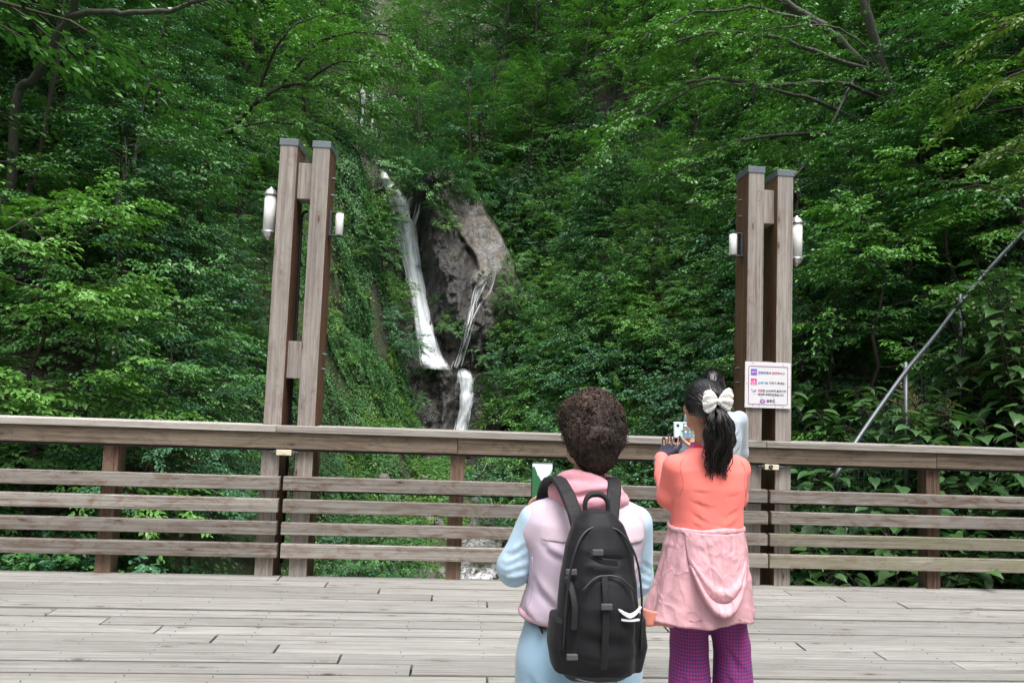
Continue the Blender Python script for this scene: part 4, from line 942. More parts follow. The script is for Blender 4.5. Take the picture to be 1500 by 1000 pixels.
for i, (px, y, lean, h, lab) in enumerate(((730, 52, (.3, 0), 9, 'thin trunk standing in the dark wood above the ledge'), (755, 41, (.1, 0), 2.6, 'short bare stump trunk on the ledge above the waterfall'))):
    r = thing('bare_trunk', lab, 'tree trunk', gbase(px, y)); q = MB(); bb = np.array(gbase(px, y)); rr = .09 if i < 1 else .06
    q.tube([bb+np.array([lean[0]*k, lean[1]*k, h*k]) for k in np.linspace(0, 1, 7)], list(np.linspace(rr, rr*.5, 7)), 7); q.build('trunk', M['bark_grey'], r, smooth=True)

# ------------------------------------------------------------------ ground cover (nobody could count it)
GX = np.arange(-36, 38, .15); GY = np.arange(5.5, 63, .15); GZ = tz(*np.meshgrid(GX, GY))
def tzq(x, y):
    fx = np.clip((x+36)/.15, 0, len(GX)-2.001); fy = np.clip((y-5.5)/.15, 0, len(GY)-2.001); i = fx.astype(int); j = fy.astype(int); u = fx-i; v = fy-j
    return (GZ[j, i]*(1-u)+GZ[j, i+1]*u)*(1-v)+(GZ[j+1, i]*(1-u)+GZ[j+1, i+1]*u)*v
def scatter(n, seed, box, dens, seen=True):
    rng = np.random.RandomState(seed); x0, x1, y0, y1 = box; P = []
    e = .15
    while sum(len(p) for p in P) < n:
        m_ = n*3; x = rng.uniform(x0, x1, m_); y = rng.uniform(y0, y1, m_); z = tzq(x, y)
        zx = (tzq(x+e, y)-z)/e; zy = (tzq(x, y+e)-z)/e; nn = unit(np.stack([-zx, -zy, np.ones_like(z)], -1)); area = 1/nn[:, 2]
        p = np.stack([x, y, z], -1); v = p-C0; w_ = v@CF; u = (v@CR)/w_; vv = (v@CU)/w_
        ok = (np.abs(u) < 1.15) & (np.abs(vv) < .7) & (w_ > 0); p = p[ok]; nn = nn[ok]; area = area[ok]
        ok = rng.rand(len(p)) < area*dens(p, nn)/7.
        P.append(np.concatenate([p[ok], nn[ok]], 1))
    P = np.concatenate(P)[:n]; return P[:, :3], P[:, 3:], rng
def cover(name, label, n, seed, box, dens, size, mat, shape='far', lift=.12, hang=.0, lumps=.0):
    P, N, rng = scatter(n, seed, box, dens); k = len(P); lv = LV()
    out = lift*rng.rand(k)+(lumps*np.clip(fbm(P*np.array([.9, .9, .45]), 3, seed), 0, 1) if lumps else 0)
    d = rng.randn(k, 3); d -= N*(d*N).sum(1, keepdims=True); d = unit(d)
    d[:, 2] -= hang; dist = np.linalg.norm(P-C0, axis=1)
    lv.add(P+N*out[:, None], unit(d)+N*.25, N*.9+Z3*.75+rng.randn(k, 3)*.3, size*(.7+.6*rng.rand(k))*np.clip(dist/22, .75, 1.8), np.clip(.45+.32*fbm(P*.8, 3, seed+2)+.2*rng.randn(k), 0, 1))
    V, F, T = leaf_arrays(lv, shape); o = mk(name, V, F, LM[mat], attr={'tint': ('FACE', T)}); tag(o, label, 'ground cover', kind='stuff')
wallmask = lambda p: ((p[:, 0] < ip(p[:, 1], [12, 22, 33], [-2.8, -1.9, -1.8])) & (p[:, 1] > 12) & (p[:, 1] < 36.5))
def d_ivy(p, nn):
    g = fbm(p*np.array([.55, .55, .28]), 4, 5); return wallmask(p)*sstep(-.42, -.16, g)*3.*(p[:, 0] > -9)
cover('ivy', 'small leaved creeper hanging over the steep rock wall left of the waterfall', 170000, 31, (-11, -1.4, 13, 36.5), d_ivy, .082, 'ivy', lift=.07, hang=.5, lumps=.5)
def d_gr(p, nn):
    g = fbm(p*.5, 4, 6); onw = wallmask(p) & (p[:, 0] > -9); st = np.abs(p[:, 0]-stream_x(p[:, 1])) < ip(p[:, 1], [6, 33], [1.5, 1.5])
    far = np.clip(18/np.maximum(p[:, 1], 6), .35, 2.2)
    return (~onw)*(~(st & (p[:, 1] < 34)))*sstep(-.55, .1, g)*far*~((p[:, 1] > 32.5) & (p[:, 1] < 35.6) & (p[:, 0] > -4.5) & (p[:, 0] < 2.2))
cover('undergrowth', 'low mixed undergrowth covering the slopes of the gorge', 210000, 32, (-34, 36, 6, 62), d_gr, .13, 'mid', lift=.35, hang=.25)
def d_fl(p, nn): return (p[:, 1] < 31)*(p[:, 0] > -3.4)*(p[:, 0] < 5.2)*sstep(-.15, .25, fbm(p*.9, 4, 8))*(np.abs(p[:, 0]-stream_x(p[:, 1])) > .75)*2.4
cover('weeds', 'bright low weeds between the stones of the valley floor', 60000, 33, (-3.4, 5.2, 8, 31), d_fl, .075, 'herb', lift=.12)

# mossy tufts and small plants on the falls rock
for i, (px, py, s, k) in enumerate(((655, 330, .5, 'shr3'), (640, 312, .6, 'shr1'), (618, 395, .35, 'shr4'), (660, 475, .5, 'shr3'), (668, 482, .45, 'shr1'), (628, 545, .4, 'shr3'), (608, 548, .5, 'shr2'), (590, 520, .7, 'shr2'), (575, 500, .7, 'shr2'), (714, 418, .4, 'shr4'), (640, 440, .3, 'shr1'),
                                   (565, 460, .5, 'shr2'), (590, 440, .45, 'shr2'), (748, 365, .5, 'shr3'), (748, 345, .6, 'shr1'), (738, 328, .5, 'shr3'), (700, 300, .5, 'shr1'), (680, 292, .5, 'shr3'), (752, 395, .6, 'shr1'), (748, 430, .6, 'shr3'), (738, 460, .6, 'shr1'), (728, 488, .6, 'shr3'), (722, 515, .6, 'shr1'), (738, 540, .7, 'shr2'), (735, 575, .7, 'shr1'), (730, 612, .6, 'shr3'), (600, 590, .6, 'shr1'), (590, 615, .6, 'shr3'),
     *[(a, b, .6+.5*((a*7+b*3) % 10)/10, ('shr1', 'shr3', 'shr2', 'shr3')[(a+b) % 4]) for a, b in ((760, 300), (775, 330), (790, 360), (765, 385), (780, 410), (760, 440), (775, 470), (750, 490), (765, 520), (745, 545), (760, 575), (740, 600), (790, 500), (800, 440), (805, 400), (810, 340), (800, 300), (780, 270), (750, 275), (720, 280), (700, 268), (660, 270), (630, 272), (820, 280), (765, 615), (790, 560), (545, 235), (541, 290), (538, 305), (560, 322), (549, 332), (556, 348), (546, 362), (640, 262), (692, 274), (704, 286), (718, 300), (728, 316), (738, 300), (612, 268), (596, 262))])):
    h = hit(px, py)
    r = plant(k, 'leafy_shrub', 'shrub', tuple(h-np.array([0, .05, .25*s])), i*1.7, s*(1.35 if px > 690 or py < 300 else 1.), (.5, 0)); ROCKP = globals().setdefault('ROCKP', []); ROCKP.append((r, LOOK[k]))
for lk in {b for _, b in ROCKP}: name_zone([a for a, b in ROCKP if b == lk], lk+' shrubs on the waterfall rock', 'shrubs on the waterfall rock')

# ------------------------------------------------------------------ boulders in the stream
def rock_mat():
    t = NT('stream_stone'); g = t.coords(); n = t.noise(g, 5, 7, .6); n2 = t.noise(g, 22, 4, .6); oi = t.N('ShaderNodeObjectInfo').outputs['Random']
    c = t.mix(n, (.09, .085, .08), (.32, .30, .28)); c = t.mix(t.math('MULTIPLY', oi, .6), c, (.07, .06, .055)); c = t.mix(t.ramp(n, [(.55, 0.), (.68, .6)]), c, (.05, .07, .025)); t.S(Base_Color=c, Roughness=.65); t.bump(n2, .4, .03); return t.m
M['stone'] = rock_mat()
RK = []
for i in range(6):
    bm = bmesh.new(); bmesh.ops.create_icosphere(bm, subdivisions=3, radius=1.); me = bpy.data.meshes.new('boulder')
    P = np.array([v.co[:] for v in bm.verts]); sc = np.array([1, .75+.1*(i % 3), .55+.08*(i % 2)]); d = 1+.30*fbm(P*1.1+i*5, 3, 40+i)+.10*ridged(P*2.5+i*3, 2, 50+i)
    for v, p, k in zip(bm.verts, P, d): v.co = p*sc*k
    bm.to_mesh(me); bm.free(); me.materials.append(M['stone']); me.polygons.foreach_set('use_smooth', np.ones(len(me.polygons), bool)); RK.append(me)
rs = np.random.RandomState(9); bs = []
spots = [(620, 845, .32), (650, 838, .2), (690, 815, .22), (705, 800, .18), (742, 822, .20), (600, 848, .16), (560, 850, .22), (700, 770, .25), (720, 765, .2), (745, 775, .22), (630, 768, .45), (640, 778, .3), (700, 735, .28), (725, 733, .3), (750, 738, .24), (735, 758, .2), (560, 700, .25), (545, 712, .22), (510, 838, .38), (620, 700, .2), (760, 700, .25), (880, 690, .4), (480, 720, .3), (690, 835, .14), (760, 840, .28), (780, 830, .35), (720, 845, .16), (655, 845, .15), (580, 838, .14), (770, 800, .25), (940, 700, .4), (960, 760, .35), (670, 790, .16), (715, 785, .14), (680, 850, .2), (700, 850, .14), (735, 845, .12), (725, 800, .2), (690, 775, .2), (712, 748, .22), (700, 790, .15), (760, 812, .2), (670, 760, .2), (655, 790, .2), (675, 820, .14), (735, 790, .16), (710, 760, .2), (745, 755, .18), (690, 745, .2), (722, 815, .13)]
for i, (px, py, s) in enumerate(spots):
    h = hit(px, py)
    if h is None: continue
    o = bpy.data.objects.new('boulder', RK[i % 6]); COL.objects.link(o); o.location = tuple(h-np.array([0, 0, s*.1])); o.scale = (s, s, s); o.rotation_euler = (rs.rand()*.4, rs.rand()*.4, rs.rand()*6.28); tag(o, cat='boulder'); bs.append((o, py > 790))
name_zone([o for o, n in bs if n], 'stones around the white riffle', 'stones by the riffle')
name_zone([o for o, n in bs if not n], 'grey stones along the stream', 'stones along the stream')

# ------------------------------------------------------------------ steel handrail climbing the right bank
def handrail():
    pts = [at(px, py, y*.78) for px, py, y in ((1222, 700, 8.2), (1255, 645, 8.4), (1300, 580, 8.8), (1331, 538, 9.1), (1366, 496, 9.5), (1400, 452, 9.9), (1450, 392, 10.5), (1500, 338, 11.1), (1580, 250, 12.))]
    o = thing('steel_handrail', 'shiny steel pipe handrail with wire mesh climbing the right bank', 'handrail', tuple(pts[0]-np.array([0, 0, .9])))
    for dz, r in ((0, .021), (-.034, .009)):
        b = MB(); b.tube([p+np.array([0, 0, dz]) for p in smooth_line(pts, 3)], r, 8); b.build('rail', M['steel'], o, smooth=True)
    for i, (px, py, y) in enumerate(((1331, 538, 9.1), (1411, 437, 10.05))):
        p = at(px, py, y*.78); b = MB(); b.tube([p+np.array([0, .05, -1.7]), p+np.array([0, .05, .06])], .022, 10); b.build('post', M['steel'], o, smooth=True)
    w_ = MB(); L = smooth_line(pts, 6)
    for k in range(8): w_.tube([p+np.array([0, .05, -.12-.14*k]) for p in L], .0016, 3, cap=False)
    for p in L[::1]: w_.tube([p+np.array([0, .05, -.1]), p+np.array([0, .05, -1.15])], .0016, 3, cap=False)
    w_.build('wire_mesh', simple('green_wire', (.02, .06, .045), .5, nscale=8), o)
handrail()
# ------------------------------------------------------------------ figures: one surface grown from a distance field
class SDF:
    def __init__(s, lo, hi, h):
        s.lo = np.array(lo, float); s.h = h; s.n = np.ceil((np.array(hi)-s.lo)/h).astype(int)+1; s.D = np.full(tuple(s.n), .2, np.float32)
        s.ax = [(s.lo[i]+h*np.arange(s.n[i])).astype(np.float32) for i in range(3)]
    def _sl(s, lo, hi):
        a = np.clip(np.floor((np.array(lo)-s.lo)/s.h).astype(int), 0, s.n-1); b = np.clip(np.ceil((np.array(hi)-s.lo)/s.h).astype(int)+1, a+1, s.n)
        return tuple(slice(i, j) for i, j in zip(a, b))
    def _pts(s, sl): return np.meshgrid(s.ax[0][sl[0]], s.ax[1][sl[1]], s.ax[2][sl[2]], indexing='ij')
    def put(s, sl, d, k, cut=False):
        A = s.D[sl]
        if cut: s.D[sl] = np.maximum(A, -d); return
        if k <= 0: s.D[sl] = np.minimum(A, d); return
        hh = np.clip(.5+.5*(A-d)/k, 0, 1); s.D[sl] = A*(1-hh)+d*hh-k*hh*(1-hh)
    def cap(s, a, b, ra, rb=None, k=.02, cut=False):
        a = np.array(a, float); b = np.array(b, float); rb = ra if rb is None else rb; m_ = max(ra, rb)+.06
        sl = s._sl(np.minimum(a, b)-m_, np.maximum(a, b)+m_); x, y, z = s._pts(sl); ba = b-a; L = ba@ba+1e-9
        t = np.clip(((x-a[0])*ba[0]+(y-a[1])*ba[1]+(z-a[2])*ba[2])/L, 0, 1)
        s.put(sl, np.sqrt((x-a[0]-t*ba[0])**2+(y-a[1]-t*ba[1])**2+(z-a[2]-t*ba[2])**2)-(ra+(rb-ra)*t), k, cut)
    def chain(s, pts, rs, k=.02):
        for i in range(len(pts)-1): s.cap(pts[i], pts[i+1], rs[i], rs[i+1], k)
    def ell(s, c, r, k=.02, R=None, cut=False):
        c = np.array(c, float); r = np.array(r, float); m_ = max(r)+.05; sl = s._sl(c-m_, c+m_); x, y, z = s._pts(sl); q = [x-c[0], y-c[1], z-c[2]]
        if R is not None: q = [q[0]*R[0][i]+q[1]*R[1][i]+q[2]*R[2][i] for i in range(3)]
        k0 = np.sqrt((q[0]/r[0])**2+(q[1]/r[1])**2+(q[2]/r[2])**2); k1 = np.sqrt((q[0]/r[0]**2)**2+(q[1]/r[1]**2)**2+(q[2]/r[2]**2)**2)+1e-6
        s.put(sl, k0*(k0-1)/k1, k, cut)
    def stack(s, prof, k=.02, p=2.2, cut=False):
        """prof rows: z, cx, cy, rx, ry from bottom to top"""
        prof = np.array(prof, float); z0, z1 = prof[0, 0], prof[-1, 0]; mx = np.abs(prof[:, 1:3]).max()+prof[:, 3:].max()+.06
        cx, cy = prof[:, 1].mean(), prof[:, 2].mean(); sl = s._sl((cx-mx, cy-mx, z0-.06), (cx+mx, cy+mx, z1+.06)); x, y, z = s._pts(sl); zz = s.ax[2][sl[2]]
        f = [np.interp(zz, prof[:, 0], prof[:, i])[None, None, :] for i in range(1, 5)]
        e = (np.abs((x-f[0])/f[2])**p+np.abs((y-f[1])/f[3])**p)**(1/p); d = (e-1)*np.minimum(f[2], f[3]); v = np.maximum(z0-z, z-z1)
        s.put(sl, np.where(v > 0, np.sqrt(np.maximum(d, 0)**2+v*v)*1., np.maximum(d, v)), k, cut)
    def mesh(s):
        D = s.D; n = np.array(D.shape)-1; ins = D < 0
        c = np.zeros(tuple(n), np.int8)
        for i in (0, 1):
            for j in (0, 1):
                for l in (0, 1): c += ins[i:n[0]+i, j:n[1]+j, l:n[2]+l]
        act = (c > 0) & (c < 8); idx = np.full(tuple(n), -1, np.int64); I = np.argwhere(act); idx[act] = np.arange(len(I))
        S = np.zeros((len(I), 3)); W = np.zeros(len(I)); cor = [(i, j, l) for i in (0, 1) for j in (0, 1) for l in (0, 1)]
        val = {q: D[I[:, 0]+q[0], I[:, 1]+q[1], I[:, 2]+q[2]] for q in cor}
        for q in cor:
            for a in range(3):
                if q[a]: continue
                r = list(q); r[a] = 1; r = tuple(r); va, vb = val[q], val[r]; m_ = (va < 0) != (vb < 0)
                t = np.where(m_, va/(va-vb+1e-12), 0); p = np.tile(np.array(q, float), (len(I), 1)); p[:, a] = t; S[m_] += p[m_]; W[m_] += 1
        V = (I+S/W[:, None])*s.h+s.lo; F = []
        for a in range(3):
            b, d = (a+1) % 3, (a+2) % 3; sh = [slice(None)]*3; s0 = list(sh); s1 = list(sh); s0[a] = slice(0, n[a]); s1[a] = slice(1, n[a]+1); A = ins[tuple(s0)]; B = ins[tuple(s1)]
            E = np.argwhere(A != B); E = E[(E[:, b] > 0) & (E[:, d] > 0) & (E[:, b] < n[b]) & (E[:, d] < n[d])]
            if not len(E): continue
            fl = A[tuple(E.T)]; q = []
            for ob, od in ((1, 1), (0, 1), (0, 0), (1, 0)):
                e = E.copy(); e[:, b] -= ob; e[:, d] -= od; q.append(idx[tuple(e.T)])
            q = np.stack(q, 1); q[~fl] = q[~fl][:, ::-1]; F.append(q)
        return V, np.concatenate(F)
def vnorm(V, F):
    n = np.cross(V[F[:, 2]]-V[F[:, 0]], V[F[:, 3]]-V[F[:, 1]]); N = np.zeros_like(V)
    for i in range(4): np.add.at(N, F[:, i], n)
    return unit(N)
def relax(V, F, it=2, lam=.5):
    for _ in range(it):
        A = np.zeros_like(V); C = np.zeros(len(V))
        for i in range(4):
            for j in ((i+1) % 4, (i+3) % 4): np.add.at(A, F[:, i], V[F[:, j]]); np.add.at(C, F[:, i], 1)
        V = V+lam*(A/np.maximum(C, 1)[:, None]-V)
    return V
def folds(V, F, creases, amp=.004, sc=9., seed=1, stretch=(1, 1, .5)):
    N = vnorm(V, F); d = amp*fbm(V*sc*np.array(stretch), 3, seed)
    for p0, p1, w_, a in creases:
        p0 = np.array(p0, float); p1 = np.array(p1, float); ba = p1-p0; t = np.clip(((V-p0)@ba)/(ba@ba), 0, 1); q = np.linalg.norm(V-p0-t[:, None]*ba, axis=1)
        fade = np.sin(PI*np.clip(t*.9+.05, 0, 1))**.5; d = d+a*fade*(np.exp(-(q/w_)**2)-.7*np.exp(-((q-1.5*w_)/(.8*w_))**2)*(((V-p0)[:, 2]-t*ba[2]) < 0))
    return V+N*d[:, None]
def rot2(yaw):
    return np.array([[math.cos(yaw), -math.sin(yaw), 0], [math.sin(yaw), math.cos(yaw), 0], [0, 0, 1.]])
class Fig:
    """local space: +y is where the figure faces, z up, feet at 0"""
    def __init__(s, label, loc, yaw=0., sc=(1, 1, 1)):
        s.root = thing('person', label, 'person', loc); s.loc = np.array(loc, float); s.R = rot2(yaw); s.S = np.array(sc, float)
    def w(s, V): return (np.asarray(V, float)*s.S)@s.R.T+s.loc
    def add(s, name, V, F, mat, parent=None, smooth=True, attr=None):
        return mk(name, s.w(V), F, mat, parent or s.root, None, attr, smooth)
    def sdf(s, name, f, mat, parent=None, it=2, fold=None, attr=None):
        V, F = f.mesh(); V = relax(V, F, it)
        if fold: V = folds(V, F, *fold[0], **fold[1])
        return s.add(name, V, F, mat, parent, attr=attr(V) if attr else None)
def seam(name, o, fig, pts, mat, r=.0016, n=5):
    b_ = wloc(o); bv = BVHTree.FromPolygons([tuple(np.array(v.co)+b_) for v in o.data.vertices], [tuple(p.vertices) for p in o.data.polygons]); q = []
    for p in fig.w(np.array(smooth_line(pts, 6))):
        h = bv.find_nearest(Vector(p)); q.append(np.array(h[0])+np.array(h[1])*r*.3)
    b = MB(); b.tube(q, r, n); return mk(name, b.V, b.F, mat, o, smooth=True)
def hand(f, W, d, n, side, curl=(.5, .6, .4), sc=1., r=1.):
    """palm, four unequal fingers bent towards n, and a thumb from the side of the palm"""
    W = np.array(W, float); d = unit(np.array(d, float)); n = np.array(n, float); n = unit(n-d*(n@d)); s_ = np.cross(d, n)*side; q = sc
    for i in range(4):
        b = W+s_*(.016-.011*i)*q; kn = W+d*(.082-.004*abs(i-1))*q+s_*(.031-.021*i)*q; f.cap(b, kn, .014*q, .0115*q, .012)
        L = np.array([.041, .026, .021])*(.95, 1.06, 1., .78)[i]*q; p = kn; a = .1
        for j in range(3):
            a += curl[j]*(1+.08*i); e = p+(d*math.cos(a)+n*math.sin(a)+s_*(.06-.05*i)*(j == 0))*L[j]; f.cap(p, e, (.0092-.0009*j)*q*r, (.0085-.0009*j)*q*r, .003); p = e
    p = W+d*.022*q+s_*.020*q
    for L, rr, v in ((.045, .0125, d*.65+s_*.65+n*.35), (.032, .0100, d*.85+s_*.25+n*.5), (.025, .0085, d*.8+n*.65)):
        e = p+unit(v)*L*q; f.cap(p, e, rr*q, rr*.9*q, .006); p = e
def head(f, c, yaw, sc=1.):
    """skull, jaw, nose, brow, lips, ears about the middle of the head"""
    R = rot2(yaw); c = np.array(c, float)
    def P(x, y, z): return c+R@(np.array([x, y, z])*sc)
    def e(p, r, k=.015, cut=False): f.ell(P(*p), np.array(r)*sc, k, R, cut)
    e((0, -.012, .025), (.074, .092, .088)); e((0, .022, -.035), (.058, .068, .072), .03); f.cap(P(-.028, .055, -.085), P(.028, .055, -.085), .022*sc, None, .03); e((0, .068, -.092), (.02, .018, .018), .02)
    e((0, .078, .022), (.05, .016, .012), .02); f.cap(P(0, .088, .008), P(0, .104, -.022), .008*sc, .0115*sc, .012); e((-.012, .096, -.026), (.008, .009, .007), .006); e((.012, .096, -.026), (.008, .009, .007), .006)
    f.cap(P(-.018, .088, -.053), P(.018, .088, -.053), .006*sc, None, .006); f.cap(P(-.015, .087, -.062), P(.015, .087, -.062), .0065*sc, None, .006)
    for s_ in (-1, 1):
        e((s_*.031, .094, .002), (.016, .014, .010), cut=True); e((s_*.045, .06, -.02), (.022, .022, .018), .03)
        e((s_*.078, -.002, -.008), (.010, .022, .033), .008); e((s_*.086, .006, -.004), (.006, .012, .02), cut=True)
    return P
def eyes(fig, P, sc, mats, par):
    for s_ in (-1, 1):
        c = P(s_*.031, .079, .002); b = MB(); b.lathe((0, 0, 0), [(.0125*sc*math.sin(a), .0125*sc*math.cos(a)) for a in np.linspace(PI-.05, .05, 9)], 12); fig.add('eye', np.array(b.V)+c, b.F, mats[0], par)
        ir = P(s_*.031, .0912, .002); b = MB(); b.lathe((0, 0, 0), [(.0052*sc, -.0006), (.0052*sc, .0006)], 12, axis=1); fig.add('iris', np.array(b.V)+ir, b.F, mats[1], par)
def tube_set(paths, r, n=3, tint=None):
    b = MB()
    for i, p in enumerate(paths): b.tube(p, [r*(.7+.3*math.sin(PI*(k+.5)/len(p))) if k else r*.5 for k in range(len(p))], n, None if tint is None else tint[i], cap=False)
    return b
def cloth(name, c, rough=.75, weave=0, var=.06, sheen=.25, bump=.15):
    t = NT(name); g = t.coords(); n = t.noise(g, 7, 4); col = t.mix(n, tuple(x*(1-var) for x in c), tuple(min(1, x*(1+var)) for x in c))
    t.S(Base_Color=col, Roughness=rough); t.b.inputs['Sheen Weight'].default_value = sheen; t.b.inputs['Specular IOR Level'].default_value = .25
    if weave: t.bump(t.noise(g, weave, 2), bump, .003)
    return t.m
def crinkle(name, c):
    t = NT(name); g = t.coords('Object', (1, 1, .7)); n = t.noise(g, 9, 5, .6, 1.5); n2 = t.noise(g, 34, 4, .6, 2.5); vo = t.N('ShaderNodeTexVoronoi', feature='DISTANCE_TO_EDGE'); vo.inputs['Scale'].default_value = 16.
    t.L(t.mix(.12, g, t.N('ShaderNodeTexNoise', ins={'Vector': g, 'Scale': 6.}).outputs['Color']), vo.inputs['Vector'])
    t.S(Base_Color=t.mix(n, tuple(x*.94 for x in c), tuple(min(1, x*1.06) for x in c)), Roughness=.48); t.b.inputs['Specular IOR Level'].default_value = .3
    t.bump(t.math('ADD', t.math('MULTIPLY', n2, .6), t.math('MULTIPLY', t.ramp(vo.outputs['Distance'], [(0., 1.), (.12, 0.)]), .5)), .55, .006); return t.m
def skin_mat(name, c):
    t = NT(name); g = t.coords(); n = t.noise(g, 25, 4); t.S(Base_Color=t.mix(n, tuple(x*.9 for x in c), tuple(x*1.08 for x in c)), Roughness=.5); t.b.inputs['Subsurface Weight'].default_value = .12; t.b.inputs['Subsurface Radius'].default_value = (.02, .008, .004); t.b.inputs['Subsurface Scale'].default_value = .3; return t.m
def hair_mat(name, a, b, rough=.42):
    t = NT(name); t.S(Base_Color=t.mix(t.math('MULTIPLY', t.attr('tint').outputs['Fac'], 1.), a, b), Roughness=rough); t.b.inputs['Specular IOR Level'].default_value = .55; return t.m
M['skin'] = skin_mat('skin', (.52, .29, .20)); M['skin2'] = skin_mat('skin_tanned', (.45, .25, .17))
M['eye_white'] = simple('eye_white', (.75, .73, .70), .2, nscale=20); M['iris'] = simple('iris_brown', (.03, .015, .008), .15, nscale=80)
M['hair_brown'] = hair_mat('hair_dark_brown', (.013, .008, .006), (.075, .042, .029), .75); M['hair_black'] = hair_mat('hair_black', (.004, .004, .0045), (.018, .014, .014), .36)
M['shoe'] = simple('shoe_grey', (.10, .10, .11), .7, nscale=20)
def base_body(f, J, k=.03):
    """neck, trunk, arms and legs from joints J; the same surface carries head and hands"""
    f.stack(J['trunk'], k, 2.3)
    f.cap(J['neck0'], J['neck1'], J.get('neckr', .052), J.get('neckr', .052)*.92, .03)
    for s_ in 'LR':
        f.chain([J['sh'+s_], J['el'+s_], J['wr'+s_]], [J['ar'][0], J['ar'][1], J['ar'][2]], .02)
        f.chain([J['hip'+s_], J['kn'+s_], J['an'+s_]], [J['lr'][0], J['lr'][1], J['lr'][2]], .025)
        a = np.array(J['an'+s_]); f.cap(a+[0, -.02, -.035], a+[0, .13, -.05], .036, .028, .02)
def shoes(fig, J, mat):
    for s_ in 'LR':
        f = SDF((-.4, -.25, -.02), (.4, .4, .2), .007); a = np.array(J['an'+s_]); z = .045
        f.cap((a[0], a[1]-.04, z), (a[0], a[1]+.15, z-.005), .050, .044, .01); f.cap((a[0], a[1]-.01, z), (a[0], a[1]-.01, z+.045), .05, .05, .02); f.D = np.maximum(f.D, (.002-f.ax[2])[None, None, :].astype(np.float32))
        fig.sdf('shoe', f, mat, it=1)

